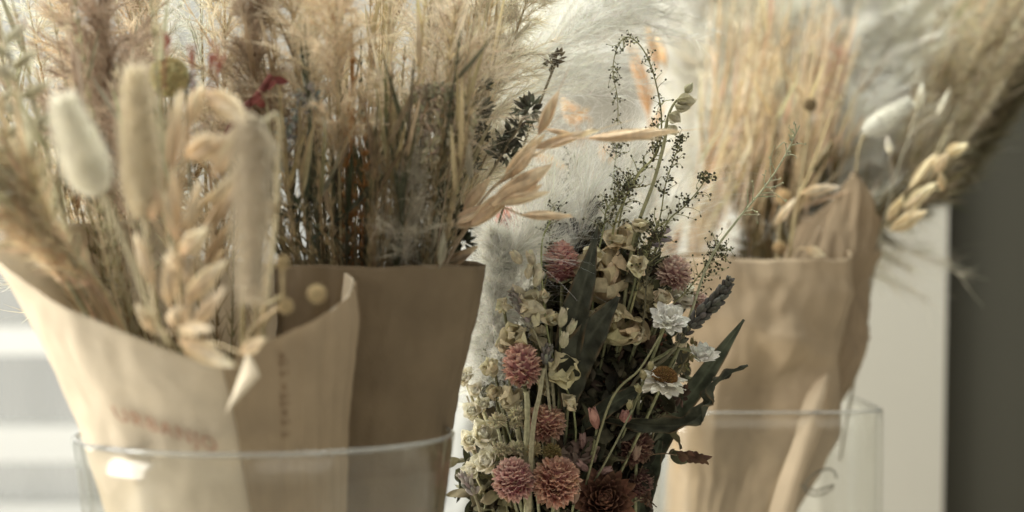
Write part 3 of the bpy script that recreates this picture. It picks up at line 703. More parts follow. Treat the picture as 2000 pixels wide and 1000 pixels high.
# golden oats in front
oat('golden oat stem with fat husks leaning up the middle of the pale cone', [(400, 1100, .78), (375, 800, .72), (350, 600, .70), (352, 400, .69), (372, 180, .69)], [
    (335, 335, 352, 170, 34, .69), (372, 240, 395, 160, 30, .69), (365, 310, 440, 262, 52, .685), (418, 345, 462, 240, 34, .685), (405, 180, 492, 245, 48, .69), (300, 430, 295, 350, 36, .685),
    (345, 470, 318, 370, 26, .69), (362, 470, 390, 345, 24, .69), (405, 405, 468, 330, 24, .69), (345, 440, 336, 320, 28, .69)], .70, (.80, .62, .41), (.88, .78, .60))
oat('pale oat stem low on the pale cone with husks spilling over its edge', [(430, 1100, .78), (400, 840, .72), (372, 690, .70), (372, 560, .69), (395, 440, .69)], [
    (355, 500, 408, 440, 40, .685), (360, 590, 445, 505, 38, .685), (378, 640, 440, 560, 28, .685), (350, 665, 462, 718, 40, .68), (345, 640, 420, 643, 26, .68), (300, 650, 265, 590, 22, .69),
    (350, 520, 318, 500, 38, .685), (340, 640, 352, 595, 36, .68), (470, 690, 520, 660, 26, .69), (300, 560, 262, 450, 26, .69), (330, 600, 335, 470, 30, .69)], .69, (.80, .63, .42), (.88, .79, .62))
oat('slim tan oat stem behind the golden one, reaching right', [(440, 1100, .80), (405, 760, .76), (400, 520, .74), (470, 330, .74)], [
    (385, 470, 450, 370, 22), (420, 440, 470, 350, 20), (400, 520, 450, 430, 20), (350, 450, 420, 370, 18), (390, 560, 440, 480, 18), (320, 380, 300, 300, 22)], .74, (.50, .38, .24))
# orange-tan grasses fanning left
for k in range(20):
    x = rng.uniform(-140, 60); y = rng.uniform(230, 430)
    grass(('orange tan' if k % 3 else 'cream')+' grass stem fanning out over the left edge of the pale cone', [(430, 1150, .8), (200+rng.uniform(-30, 50), 640, .74), (x*.4+60, (y+560)/2-30, .71), (x, y, .70)], R=.010, c=(.74+rng.uniform(-.1, .05), .56, .38) if k % 3 else (.76, .68, .52), group='orange tan grasses at the left edge', n=240, hl=.018, hw=.0007, t0=.45)
for k in range(26):
    x = rng.uniform(-60, 330); y = rng.uniform(-80, 180); d = rng.uniform(.74, .88)
    grass(['sage green','pale cream'][(k+1) % 2]+' grass stem rising behind the bunny tails', s1(x, y, d), name='sage_grass', R=.008, c=(.44, .40, .26) if k % 2 else (.58, .51, .36), group='sage grasses behind the bunny tails', n=220, hl=.012, hw=.0006, t0=.35)
for k in range(24):
    x = rng.uniform(20, 560); y = rng.uniform(230, 470); d = rng.uniform(.79, .86)
    grass('short brown grass stem deep inside the pale cone', s1(x, y, d), R=.006, c=(.30, .22, .12) if k % 2 else (.40, .33, .2), group='short brown grasses inside the pale cone', n=160, hl=.012, hw=.0007, t0=.3)
for i, (x, y, x2, y2) in enumerate([(30, 340, -30, 130), (60, 260, 10, 60), (-20, 420, -80, 220)]):
    hs = []
    for k in range(7):
        yy = y2+(y-y2)*k/7+rng.uniform(-8, 8); xx = x2+(x-x2)*k/7; s_ = -1 if k % 2 else 1
        hs.append((xx, yy+20, xx+s_*rng.uniform(40, 70), yy-rng.uniform(0, 26), 20))
    oat('olive cream oat stem with level husks, '+['second', 'nearest to the top', 'farthest out'][i]+' at the left edge', [(430, 1150, .8), (180, 640, .75), (x, y, .71), (x2, y2, .70)], hs, .70, (.50, .45, .30), (.66, .62, .48))
for i, (x, y, l) in enumerate([(115, -70, 'tan plume at the top left, left of the first dusky brown plume'), (245, -80, 'tan plume at the top, right of the first dusky brown plume'), (440, -90, 'wispy tan plume at the top, left of the second dusky brown plume')]):
    plume('pampas_plume', l, s1(x, y, .88), .04, .45, 110, 60, .012, .0005, (.2, .6), [(.72, .60, .42), (.66, .55, .40), (.74, .64, .47)][i])
plume('white_feather_grass', 'loose white plume at the top left corner', s1(40, -60, .90), .05, .5, 80, 50, .012, .0004, (.3, .8), (.72, .70, .60))
plume('white_feather_grass', 'loose white plume at the top, between the two dusky brown plumes', s1(390, -90, .92), .045, .55, 60, 45, .012, .0004, (.3, .9), (.78, .78, .70))
plume('white_feather_grass', 'soft grey white plume at the top, left of the loose white one', s1(300, -40, .90), .03, .6, 60, 45, .012, .0004, (.3, .8), (.62, .60, .52))
ball('mustard yellow globe flower peeking behind the tall beige bunny tail', 330, 150, 36, .76, (.45, .38, .19), s1(330, 200, .77)[:2], n=700)
for x, y, r, l in [(525, 410, 17, 'on a thin stalk beside the grey beige bunny tail'), (500, 582, 15, 'hanging low under the grey beige bunny tail'), (482, 448, 15, 'overlapping the grey beige bunny tail'), (552, 512, 13, 'at the shaded mouth of the pale cone'), (619, 574, 17, 'near the curled right edge of the pale cone'), (558, 598, 14, 'lowest in the shaded mouth of the pale cone')]:
    ball('small tan button seed head '+l, x, y, r, .70, (.52, .41, .24), [(470, 1100, .78), (x-8, y+160, .715)])
for k, (x, y, dx, dz) in enumerate([(375, 125, -8, 30), (410, 120, 3, 30), (420, 135, 12, 20), (320, 85, 8, 16)]):
    root = thing('red_twig', ['short red twig, leftmost above the oats', 'forked red twig just above the oats', 'red twig tilting right above the oats', 'reddish brown tip beside the bright window'][k], 'twig', P(x, y+90, .72))
    mb = MB(); 
    for q in range(4):
        e = P(x+dx*rng.uniform(.3, 1.2)+rng.uniform(-12, 12), y-dz*rng.uniform(.2, 1.2), .72); tubes(mb, smooth([P(x, y+90, .72), P(x+2, y+25, .72), e], 10), np.linspace(.0004, .0004, 10), 5, c0=(.36, .13, .09)); ells(mb, e, V3(0, 0, 1), 0.0028, .0014, 5, 6, c0=(.38, .12, .09))
    mb.build('twig', M_STEM, root)
mb = MB(); pth = pxpath([(440, 260, .80), (470, 215, .79), (500, 190, .79), (532, 148, .79)], 20); tubes(mb, pth, np.linspace(.001, .002, 20), 6, c0=(.24, .07, .06)); 
blades(mb, pth[::3], nz(np.tile(V3(.6, 0, .6), (7, 1))+rng.normal(size=(7, 3))*.5), V3(0, -1, 0), .009, .004, c0=(.24, .07, .06)); tag(mb.build('crimson_sprig', M_LEAF), 'crimson sprig slanting up beside the second dusky brown plume', 'sprig')
clump('blue grey thistle bits beside the mustard globe flower', [(358, 150), (368, 168)], .77, (.32, .32, .31), [(430, 1100, .8), (380, 500, .78), (362, 160, .77)], L=20, n=18)

# ================================================================== DARK WRAP BUNCH (wrap 2)
B2 = (690, 1180)
def s2(x, y, d=.86): return [(B2[0]+rng.uniform(-40, 40), B2[1], .84), ((B2[0]+x)/2+(x-B2[0])*.08, (B2[1]+y)/2+30, (d+.84)/2), (x, y, d)]
for k in range(60):
    x = rng.uniform(470, 930); y = rng.uniform(40, 330); d = rng.uniform(.78, .88)
    c = [(.17, .15, .085), (.28, .21, .12), (.12, .12, .075), (.40, .32, .19)][k % 4]
    grass(['dark olive brown', 'warm brown', 'blackish green', 'tan'][k % 4]+' grass stem crowded above the dark paper cone', s2(x, y, d), name='dark_reed', R=.006, c=c, group='dark grasses above the dark cone', n=240, hl=.012, hw=.0007, t0=.25)
for k in range(26):
    x = rng.uniform(520, 990); y = rng.uniform(-90, 60); d = rng.uniform(.80, .90)
    grass(['tan', 'brown', 'pale straw'][k % 3]+' tall grass stem reaching the top above the dark paper cone', s2(x, y, d), name='tall_reed', R=.011, c=[(.66, .54, .35), (.56, .45, .28), (.72, .62, .44)][k % 3], group='tall tan grasses above the dark cone', n=420, hl=.014, hw=.0004, t0=.45)
for k in range(34):
    x = rng.uniform(560, 930); y = rng.uniform(330, 450)
    grass('short dark stem low at the mouth of the dark paper cone', s2(x, y, rng.uniform(.80, .86)), R=.006, c=[(.14, .12, .07), (.24, .19, .11), (.10, .10, .06)][k % 3], group='short dark stems at the mouth of the dark cone', n=120, hl=.014, hw=.0012, t0=.3, r=.0011)
for i, (x, y, l) in enumerate([(690, 90, 'tallest'), (715, 180, 'shorter'), (672, 240, 'lowest')]):
    grass('rusty orange spike of tiny seeds over the dark cone, the '+l+' of three', s2(x, y, .81), R=.012, c=(.46, .25, .10), name='rusty_seed_spike', cat='seed spike', group='rusty seed spikes over the dark cone', n=700, hl=.006, hw=.0009, t0=.35)
for i, (x, y, R_, l, c) in enumerate([(655, -60, .045, 'taupe plume at the top, directly over the rusty spikes', (.70, .58, .41)), (560, -100, .04, 'pale taupe plume just right of the second dusky brown plume', (.74, .65, .49)), (900, -30, .05, 'pinkish beige plume reaching the top, over the black sprig', (.72, .62, .48)), (600, -80, .04, 'smoky beige plume at the top, left of the rusty spikes', (.60, .51, .37)), (850, -90, .05, 'soft beige plume at the top, right of the rusty spikes', (.70, .62, .47)), (940, -60, .055, 'wide soft beige plume rising to the top centre', (.72, .64, .50)), (770, -90, .04, 'cream plume at the top above the drooping millet', (.70, .60, .43))]):
    plume('pampas_plume', l, s2(x, y, .80+.017*i), R_*.75, .66, 62, 58, .012, .0004, (.2, .6), c)
plume('pampas_plume', 'large silvery white plume sweeping from the dark cone to the top right', [(720, 1180, .85), (830, 620, .89), (940, 300, .94), (1080, 90, .97), (1270, -70, .98)], .070, .45, 230, 75, .016, .0003, (.2, .65), (.84, .82, .75), droop=.1)
plume('pampas_plume', 'silvery plume just right of the top centre, behind the first white one', [(720, 1180, .85), (850, 600, .92), (1000, 250, 1.03), (1120, 40, 1.05), (1210, -110, 1.05)], .055, .45, 150, 70, .016, .0003, (.2, .65), (.82, .80, .72), droop=.1)
for x, y, l in [(985, -70, 'wispy cream plume leaning right at the top centre'), (1050, -60, 'wispy cream plume leaning farthest right over the black sprig')]:
    plume('pampas_plume', l, [(720, 1180, .84), (840, 620, .87), (930, 300, .89), (x, y, .91)], .030, .5, 80, 60, .014, .0004, (.2, .6), (.82, .75, .62))
plume('pampas_plume', 'small pale plume standing low in front of the dark stems', [(720, 1180, .83), (780, 620, .82), (792, 450, .81), (795, 300, .81)], .018, .45, 60, 40, .012, .0003, (.15, .5), (.55, .50, .40))
# drooping millet
root = thing('millet_head', 'tan millet head arching over and drooping, right of the rusty spikes', 'millet', P(700, 1150, .83))
mb = MB(); st = pxpath([(700, 1150, .83), (750, 600, .83), (765, 450, .82), (800, 260, .81), (835, 190, .81), (870, 180, .81)], 40); tubes(mb, st, np.full(40, .0009), 5, c0=(.42, .35, .22)); mb.build('stem', M_STEM, root)
for (x, y) in [(800, 300), (825, 330), (850, 330), (880, 310), (905, 300), (920, 270), (925, 240), (775, 250)]:
    mb = MB(); pth = pxpath([(835, 195, .81), ((835+x)/2+14, 178, .81), (x, y, .805)], 20); n = 160; i = rng.integers(4, 19, n); T = nz(pth[i+0]-pth[i-1])
    tubes(mb, pth, np.full(20, .0006), 4, c0=(.42, .35, .22)); ells(mb, pth[i]+rng.normal(size=(n, 3))*.0008, nz(T+.5*rng.normal(size=(n, 3))), .0045, .0016, 5, 5, c0=(.50, .43, .30), var=.2); mb.build('drooping_branch', M_HUSK, root)
clump('dusty blue larkspur florets above the grey beige bunny tail', [(612, 190), (600, 180), (585, 215), (566, 235), (560, 270), (548, 300), (552, 340)], .80, (.30, .31, .29), s2(600, 190, .80), L=22, n=14, mat=M_PETAL)
G = 'dark statice between the cones and the oats'
clump('tall blackish sprig with a round tip, upper right of the dark cone', [(946, 165), (940, 205), (944, 215), (935, 240), (940, 262), (925, 300), (922, 330)], .85, (.13, .13, .095), [(760, 1150, .84), (860, 560, .85), (946, 165, .85)], L=20, n=24)
clump('dark green sprig left of the golden oats, lowest above the cone edge', [(880, 350), (870, 385), (890, 410), (900, 440), (868, 425), (905, 470)], .84, (.07, .075, .05), [(760, 1150, .84), (850, 600, .84), (885, 350, .84)], L=24, n=26)
clump('blackish green sprig behind the golden oat tips', [(1030, 215), (1015, 240), (1000, 262), (985, 285), (990, 300), (972, 300), (1040, 210)], .86, (.13, .13, .095), [(760, 1150, .84), (880, 520, .85), (1030, 215, .86)], L=28, n=22)
clump('small brown tipped sprig in the silvery plume at the top', [(1085, 118), (1092, 112), (1075, 125)], .90, (.14, .11, .07), [(900, 700, .92), (1000, 350, .91), (1088, 115, .90)], L=15, n=10)
clump('dark leafy sprig far inside, left of the rusty spikes', [(620, 360), (610, 330), (575, 420), (590, 400), (640, 440)], .81, (.08, .085, .06), s2(600, 330, .81), L=30, n=14)
# golden oats reaching right, in front of the pampas
oat('golden oat spray reaching far right across the white plumes', [(750, 1150, .84), (850, 600, .83), (910, 440, .83), (985, 345, .82), (1075, 285, .81)], [
    (1052, 262, 1092, 175, 24, .82), (1040, 290, 1172, 252, 22, .815), (1150, 270, 1330, 255, 25, .81), (985, 350, 1062, 262, 30, .82), (1000, 345, 1050, 285, 20, .82), (1130, 268, 1060, 250, 12, .83)], .82, (.74, .57, .38), (.84, .70, .50), awn=True)
oat('golden oat spray with broad husks just above the dark cone corner', [(750, 1150, .84), (840, 600, .83), (880, 500, .83), (925, 430, .83), (965, 395, .82)], [
    (960, 400, 1080, 320, 40, .815), (920, 440, 1010, 360, 34, .82), (880, 440, 985, 402, 38, .82), (1018, 420, 1122, 422, 19, .82), (970, 398, 1075, 375, 22, .815), (860, 525, 935, 480, 24, .84), (905, 410, 960, 345, 26, .83), (990, 400, 1060, 360, 22, .82)], .82, (.72, .55, .37), (.84, .70, .50))
oat('greyish oat husks standing below the drooping millet', [(740, 1150, .84), (800, 700, .82), (845, 500, .81)], [(790, 520, 770, 400, 20), (840, 500, 850, 400, 22), (812, 480, 800, 390, 18), (918, 350, 915, 275, 16), (860, 520, 868, 450, 18), (745, 540, 720, 440, 18)], .81, (.40, .36, .26))

# ================================================================== RIGHT BUNCHES (behind)
B3 = (1440, 1200)
def s3(x, y, d=1.22): return [(B3[0]+rng.uniform(-40, 40), B3[1], 1.19), ((B3[0]+x)/2+(x-B3[0])*.05, (B3[1]+y)/2+20, (d+1.19)/2), (x, y, d)]
for k in range(165):
    b = rng.uniform(1345, 1575); x = b+rng.uniform(30, 150); y = rng.uniform(-30, 260); d = rng.uniform(1.14, 1.28)
    grass(['golden tan', 'brownish', 'pale cream'][k % 3]+' straw stem standing in the tan paper wrap on the right', name='straw_stem', pts= [(b*.4+860, 1100, 1.19), (b, 520, (d+1.19)/2), ((b+x)/2, (520+y)/2, d), (x, y, d)], R=.004, c=[(.72, .57, .38), (.58, .44, .27), (.80, .67, .48)][k % 3], group='straw stems in the tan wrap', n=120, hl=.009, hw=.0004, t0=.5, r=.0009)
for k in range(55):
    b = rng.uniform(1430, 1600); x = b+rng.uniform(-20, 50); y = rng.uniform(290, 400)
    grass('short dark brown stem low in the tan paper wrap', [(b*.4+860, 1100, 1.17), (b, 520, 1.16), (x, y, 1.17)], R=.004, c=[(.16, .12, .06), (.24, .18, .09), (.12, .10, .05)][k % 3], group='short dark stems in the tan wrap', n=90, hl=.012, hw=.0007, t0=.3, r=.0014)
pl = [(1330, -60, 1.25, .045, (.90, .86, .76), 'tall narrow white plume by the door frame'), (1420, -80, 1.25, .06, (.82, .75, .63), 'cream plume second from the door frame, top right half'),
      (1500, -90, 1.3, .065, (.84, .79, .69), 'broad cream plume over the straw stems'), (1590, -90, 1.3, .07, (.86, .82, .72), 'broad pale plume over the dark short stems'),
      (1680, -90, 1.28, .07, (.92, .87, .76), 'broad pale plume rising behind the white bunny tail'), (1770, -80, 1.30, .065, (.80, .77, .67), 'greyish plume right of the white bunny tail'), (1860, -60, 1.32, .055, (.76, .71, .58), 'beige plume nearest the top right corner')]
for x, y, d, R_, c, l in pl:
    plume('pampas_plume', l, s3(x, y, d), R_, .50, 170, 80, .020, .0005, (.2, .65), c, droop=.15)
plume('pampas_plume', 'light beige low plume behind the pointed paper top', s3(1655, 110, 1.31), .034, .5, 170, 70, .016, .0004, (.2, .6), (.80, .74, .63))
plume('pampas_plume', 'low fluffy white plume between the short dark stems and the pointed paper', s3(1640, 200, 1.28), .035, .55, 110, 60, .014, .0004, (.2, .6), (.82, .77, .68))
plume('pampas_plume', 'rosy tinted thin plume among the cream plumes on the right', s3(1635, 90, 1.2), .012, .6, 50, 40, .010, .0004, (.2, .5), (.60, .40, .30))
for k in range(80):
    t = rng.random(); x = 1790+t*320; y = 400-(x-1800)*1.2-rng.uniform(40, 360); d = rng.uniform(1.2, 1.32)
    grass(['beige', 'brownish beige', 'pale beige'][k % 3]+' long grass stem fanning to the top right corner', name='long_grass_stem', pts= [(1560, 1000, 1.27), (1670+rng.uniform(-25, 30), 560, 1.26), ((1690+x)/2+rng.uniform(-10, 10), (540+y)/2, 1.26), (x, y, d)], R=.012, c=[(.62, .53, .37), (.50, .42, .28), (.70, .62, .46)][k % 3], group='beige grasses fanning to the top right corner', n=300, hl=.020, hw=.0007, t0=.35)
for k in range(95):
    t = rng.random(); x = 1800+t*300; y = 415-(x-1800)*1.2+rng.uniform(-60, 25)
    grass('grass stem coloured dark for the shadow under the right fan', [(1560, 1000, 1.28), (1680+rng.uniform(-25, 20), 560, 1.29), ((1700+x)/2, (540+y)/2+6, 1.27), (x, y, 1.27)], R=.012, c=[(.13, .12, .07), (.20, .17, .10)][k % 2], group='dark grasses under the right fan', n=260, hl=.020, hw=.0007, t0=.3)  # dark stems stand in for the shadow under the fan
for k in range(40):
    x = rng.uniform(1745, 1870); y = rng.uniform(-30, 70)+395-(x-1745)*.75
    grass('brown stem packed around the stacked oat head at the right', [(1560, 1000, 1.25), (1680+rng.uniform(-10, 25), 560, 1.2), ((1700+x)/2, (550+y)/2, 1.2), (x, y, 1.19)], R=.005, c=[(.26, .20, .12), (.36, .29, .18), (.17, .14, .08)][k % 3], group='brown stems around the right oat head', n=140, hl=.012, hw=.0007, t0=.3)
for k in range(20):
    x = rng.uniform(1640, 1790); y = rng.uniform(230, 400)
    grass('brown grass stem behind the pointed paper top', [(1560, 1000, 1.27), (1660, 560, 1.28), (x, y, 1.29)], R=.008, c=[(.30, .24, .15), (.38, .31, .2)][k % 2], group='brown grasses behind the pointed paper', n=160, hl=.016, hw=.0007, t0=.3)
bunny('white bunny tail leaning right among the right hand plumes', [(1560, 1100, 1.27), (1640, 600, 1.25), (1665, 400, 1.18), (1682, 275, 1.12), (1725, 238, 1.115), (1778, 198, 1.11)], S(60, 1.12), .36, (.82, .80, .72), 4500, .005)
spikelet_root = oat('pair of pale husks beside the white bunny tail on the right', [(1640, 900, 1.2), (1730, 420, 1.16), (1800, 200, 1.15)], [(1738, 302, 1732, 262, 14, 1.14), (1792, 215, 1803, 160, 18, 1.15), (1830, 225, 1858, 170, 14, 1.16)], 1.15, (.66, .60, .45), (.8, .76, .64))
oat('tan oat head with stacked husks at the right edge of the bunch', [(1580, 1000, 1.24), (1690, 560, 1.2), (1740, 450, 1.17), (1800, 380, 1.15), (1850, 300, 1.14)], [
    (1845, 300, 1893, 282, 26, 1.13), (1825, 335, 1852, 298, 24, 1.13), (1842, 372, 1836, 332, 17, 1.13), (1775, 370, 1832, 295, 22, 1.14), (1765, 405, 1832, 355, 26, 1.13), (1740, 450, 1812, 410, 28, 1.13), (1735, 430, 1765, 380, 20, 1.14), (1760, 440, 1800, 390, 20, 1.14)], 1.14, (.66, .53, .33), (.84, .72, .50))
oat('single pale husk pointing right above the tan wrap, on a long straw', [(1500, 1000, 1.17), (1545, 470, 1.12), (1585, 330, 1.11), (1640, 185, 1.11)], [(1563, 378, 1643, 363, 20, 1.10), (1513, 440, 1555, 385, 17, 1.11), (1575, 485, 1612, 500, 18, 1.10)], 1.11, (.64, .49, .30), (.84, .76, .60))
for x, y, r, l in [(1530, 384, 14, 'left of the single pale husk'), (1523, 484, 12, 'close to the top edge of the tan wrap'), (1582, 205, 12, 'dark, high among the straw stems')]:
    ball('round tan seed head '+l, x, y, r, 1.12, (.52, .38, .21) if y > 300 else (.22, .16, .09), [(1470, 1000, 1.17), (x-12, y+110, 1.14)])
# blurred orange oats in the middle distance
for i, (st, hs, l) in enumerate([
    ([(1330, 1000, 1.2), (1290, 500, 1.2), (1265, 200, 1.2)], [(1268, 225, 1240, 85, 26), (1285, 140, 1262, 40, 22), (1300, 130, 1280, 60, 18), (1255, 180, 1222, 70, 18), (1270, 260, 1300, 200, 12)], 'high against the wall'),
    ([(1330, 1000, 1.2), (1200, 480, 1.2), (1130, 260, 1.2)], [(1120, 245, 1095, 180, 22), (1125, 240, 1150, 210, 14), (1155, 235, 1095, 190, 14), (1040, 300, 1110, 330, 22)], 'between the golden oat tips and the wall'),
    ([(1330, 1000, 1.16), (1305, 600, 1.15), (1290, 430, 1.15)], [(1300, 500, 1290, 440, 30), (1280, 500, 1262, 430, 24), (1310, 505, 1330, 430, 18), (1200, 320, 1172, 280, 30)], 'just behind the mini bouquet')]):
    oat('blurred orange oat stem '+l, st, hs, 1.18, (.74, .50, .28), (.84, .66, .44))
plume('pampas_plume', 'small white feathery tip above the left edge of the tan wrap', [(1400, 1000, 1.16), (1395, 560, 1.14), (1425, 430, 1.06)], .010, .6, 40, 40, .008, .0003, (.2, .6), (.78, .76, .70))

# ================================================================== MINI BOUQUET (in focus)
F = .895
# white fluff behind and at the left
FL = [([(1085, 1370, .95), (1000, 900, .95), (965, 660, .91), (968, 460, .905)], .018, 150, 70, 'feathery white plume at the left edge of the mini bouquet, tallest', .009),
      ([(1085, 1370, .95), (985, 950, .95), (945, 780, .945), (925, 600, .915)], .012, 110, 60, 'thin white plume beside the dark paper edge', .008),
      ([(1085, 1370, .96), (1000, 900, .96), (975, 750, .925), (960, 620, .92)], .018, 120, 60, 'cream plume low at the left of the mini bouquet', .009)]
for pts, R_, nb, nh, l, hl in FL: plume('feather_grass', l, pts, R_, .52, int(nb*1.1), nh, hl, .00032, (.25, .7), (.90, .89, .81), (.94, .93, .87), cat='feather grass', stemr=.0007, spread=.6)
FW = [(1000, 330, .040, .97), (1050, 300, .042, .98), (1105, 280, .045, .97), (1160, 290, .042, .98), (1215, 270, .045, .99), (1265, 310, .036, .99), (1130, 340, .036, .95), (1060, 360, .034, .95), (1185, 350, .03, .96), (1290, 380, .026, 1.0), (1010, 420, .026, .95), (985, 470, .022, .94)]
def filaments(name, label, pts, R, n, L, w, c0, c1, group=None, t0=.5, up=1., r=.0006):
    path = pxpath(pts, 40); root = thing(name, label, 'feather grass', path[0], group); mb = MB(); tubes(mb, path, np.linspace(r, r*.4, 40), 5, c0=(.6, .56, .42)); mb.build('stem', M_STEM, root)
    u = t0+(1-t0)*rng.random(n)**.8; i = np.clip((u*39).astype(int), 0, 38); T = nz(path[i+1]-path[i]); rad = rng.normal(size=(n, 3)); rad = nz(rad-T*np.sum(rad*T, -1, keepdims=True))
    a = np.abs(rng.normal(size=(n, 1)))*.34; dr = nz(T*up+rad*a); bend = rad*.25+rng.normal(size=(n, 3))*.10+V3(.22, 0, -.22)
    mb = MB(); hairs(mb, path[i]+rad*R*.12*rng.random((n, 1)), dr, L*rng.uniform(.35, 1.2, n), w, bend, 5, c0, c1, .12); mb.build('plume', M_FLUFF, root); return root
for i, (x, y, R_, d) in enumerate(FW):
    filaments('feather_grass', 'silky white feather grass plume fanned behind the mini bouquet', [(1085, 1370, .96), (x*.4+651-8, 800, .965), (x*.8+220-10, 560, d-.02), (x+25, y+20, d-.035)], R_, 620, .040, .00030, (.86, .84, .76), (.93, .92, .87), 'white feather grass behind the mini bouquet')
for i, (x, y, R_, d) in enumerate([]):
    plume('feather_grass', 'silky white feather grass plume fanned behind the mini bouquet', [(1085, 1370, .96), ((x+1085)/2-10, 800, .965), (x*.8+220-10, 560, d-.045), (x+30, y, d-.06)], R_*.66, .56, 62, 42, .017, .00048, (.15, .5), (.90, .89, .83), (.94, .93, .89), 'white feather grass behind the mini bouquet', 'feather grass', .1, .0007, spread=.28)
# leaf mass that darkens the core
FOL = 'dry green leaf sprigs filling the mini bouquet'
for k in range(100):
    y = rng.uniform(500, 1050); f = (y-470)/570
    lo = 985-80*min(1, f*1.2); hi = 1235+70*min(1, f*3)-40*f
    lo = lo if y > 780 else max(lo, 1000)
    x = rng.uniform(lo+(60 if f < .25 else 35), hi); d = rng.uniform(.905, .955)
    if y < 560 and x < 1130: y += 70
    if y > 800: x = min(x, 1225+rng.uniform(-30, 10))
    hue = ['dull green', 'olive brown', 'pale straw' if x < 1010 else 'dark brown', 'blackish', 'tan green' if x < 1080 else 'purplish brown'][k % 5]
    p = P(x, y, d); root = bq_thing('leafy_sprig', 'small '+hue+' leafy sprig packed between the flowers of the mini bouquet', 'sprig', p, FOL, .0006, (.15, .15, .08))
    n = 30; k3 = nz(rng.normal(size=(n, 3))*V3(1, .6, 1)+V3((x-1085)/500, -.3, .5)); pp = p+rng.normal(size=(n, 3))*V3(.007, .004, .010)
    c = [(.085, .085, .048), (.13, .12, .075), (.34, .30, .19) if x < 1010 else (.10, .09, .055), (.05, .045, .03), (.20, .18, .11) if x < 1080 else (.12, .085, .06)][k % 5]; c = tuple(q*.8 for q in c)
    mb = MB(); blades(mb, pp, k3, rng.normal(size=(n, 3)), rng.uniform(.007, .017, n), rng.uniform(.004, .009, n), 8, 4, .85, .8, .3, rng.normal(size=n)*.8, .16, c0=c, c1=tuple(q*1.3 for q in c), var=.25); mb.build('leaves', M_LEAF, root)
for k in range(22):
    y0 = rng.uniform(560, 900); x = rng.uniform(905, 1030); p = P(x, y0, rng.uniform(.915, .94)); st = to_tie(p); mb = MB(); tubes(mb, st, np.linspace(.0008, .0005, 30), 5, c0=[(.45, .42, .27), (.30, .30, .16), (.55, .50, .36)][k % 3])
    n = 60; i = rng.integers(16, 29, n); hairs(mb, st[i], nz(V3(0, 0, .8)+rng.normal(size=(n, 3))*.5), rng.uniform(.004, .011, n), .0005, rng.normal(size=(n, 3))*.3, 3, (.42, .40, .25), (.62, .58, .42), .2)
    tag(mb.build('thin_grass_stem', M_STEM, origin=st[0]), 'thin greenish cream stem in the left side of the mini bouquet', 'grass stem', 'thin stems in the left side of the mini bouquet')

# big leaves
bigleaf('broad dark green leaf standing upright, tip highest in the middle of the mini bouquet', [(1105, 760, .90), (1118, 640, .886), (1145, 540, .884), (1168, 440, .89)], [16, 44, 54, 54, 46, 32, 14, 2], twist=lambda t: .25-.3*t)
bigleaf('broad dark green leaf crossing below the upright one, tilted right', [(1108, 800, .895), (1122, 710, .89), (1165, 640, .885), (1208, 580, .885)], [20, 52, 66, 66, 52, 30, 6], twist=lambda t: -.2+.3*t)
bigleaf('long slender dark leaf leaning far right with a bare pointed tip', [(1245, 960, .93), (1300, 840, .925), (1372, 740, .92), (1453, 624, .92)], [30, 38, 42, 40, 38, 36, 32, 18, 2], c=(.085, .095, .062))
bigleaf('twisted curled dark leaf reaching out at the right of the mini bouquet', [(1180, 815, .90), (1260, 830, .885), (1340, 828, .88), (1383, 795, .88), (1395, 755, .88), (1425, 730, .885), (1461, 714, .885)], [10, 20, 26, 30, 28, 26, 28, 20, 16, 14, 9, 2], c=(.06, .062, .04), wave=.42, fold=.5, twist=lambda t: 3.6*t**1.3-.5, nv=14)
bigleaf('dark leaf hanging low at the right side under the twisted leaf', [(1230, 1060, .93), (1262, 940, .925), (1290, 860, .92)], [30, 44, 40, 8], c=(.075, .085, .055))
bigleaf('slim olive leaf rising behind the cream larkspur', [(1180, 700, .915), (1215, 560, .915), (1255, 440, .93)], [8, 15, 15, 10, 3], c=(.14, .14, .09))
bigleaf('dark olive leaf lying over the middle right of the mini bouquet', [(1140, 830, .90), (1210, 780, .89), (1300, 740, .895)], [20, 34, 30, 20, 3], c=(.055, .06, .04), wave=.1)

# globe amaranths
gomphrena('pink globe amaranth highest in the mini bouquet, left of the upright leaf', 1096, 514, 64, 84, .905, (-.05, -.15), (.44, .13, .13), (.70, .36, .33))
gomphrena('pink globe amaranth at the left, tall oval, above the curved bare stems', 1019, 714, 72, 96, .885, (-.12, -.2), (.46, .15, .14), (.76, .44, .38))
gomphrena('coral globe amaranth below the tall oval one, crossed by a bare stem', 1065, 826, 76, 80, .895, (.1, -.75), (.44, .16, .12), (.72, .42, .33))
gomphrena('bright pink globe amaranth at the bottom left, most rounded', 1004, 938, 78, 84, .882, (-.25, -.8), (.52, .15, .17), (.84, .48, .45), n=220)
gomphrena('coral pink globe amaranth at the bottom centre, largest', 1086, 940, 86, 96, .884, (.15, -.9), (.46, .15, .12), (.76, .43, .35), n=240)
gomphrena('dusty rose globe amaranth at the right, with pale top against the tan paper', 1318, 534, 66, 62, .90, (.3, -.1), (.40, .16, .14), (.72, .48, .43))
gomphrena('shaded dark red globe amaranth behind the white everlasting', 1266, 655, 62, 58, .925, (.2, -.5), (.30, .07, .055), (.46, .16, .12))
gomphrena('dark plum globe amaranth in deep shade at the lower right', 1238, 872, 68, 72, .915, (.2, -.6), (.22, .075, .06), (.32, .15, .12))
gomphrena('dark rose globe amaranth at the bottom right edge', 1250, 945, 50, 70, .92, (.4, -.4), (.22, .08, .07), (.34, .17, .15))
gomphrena('faint pink globe amaranth tucked beside the lavender at the right', 1362, 588, 40, 34, .925, (.3, -.3), (.46, .2, .18), (.72, .50, .46))
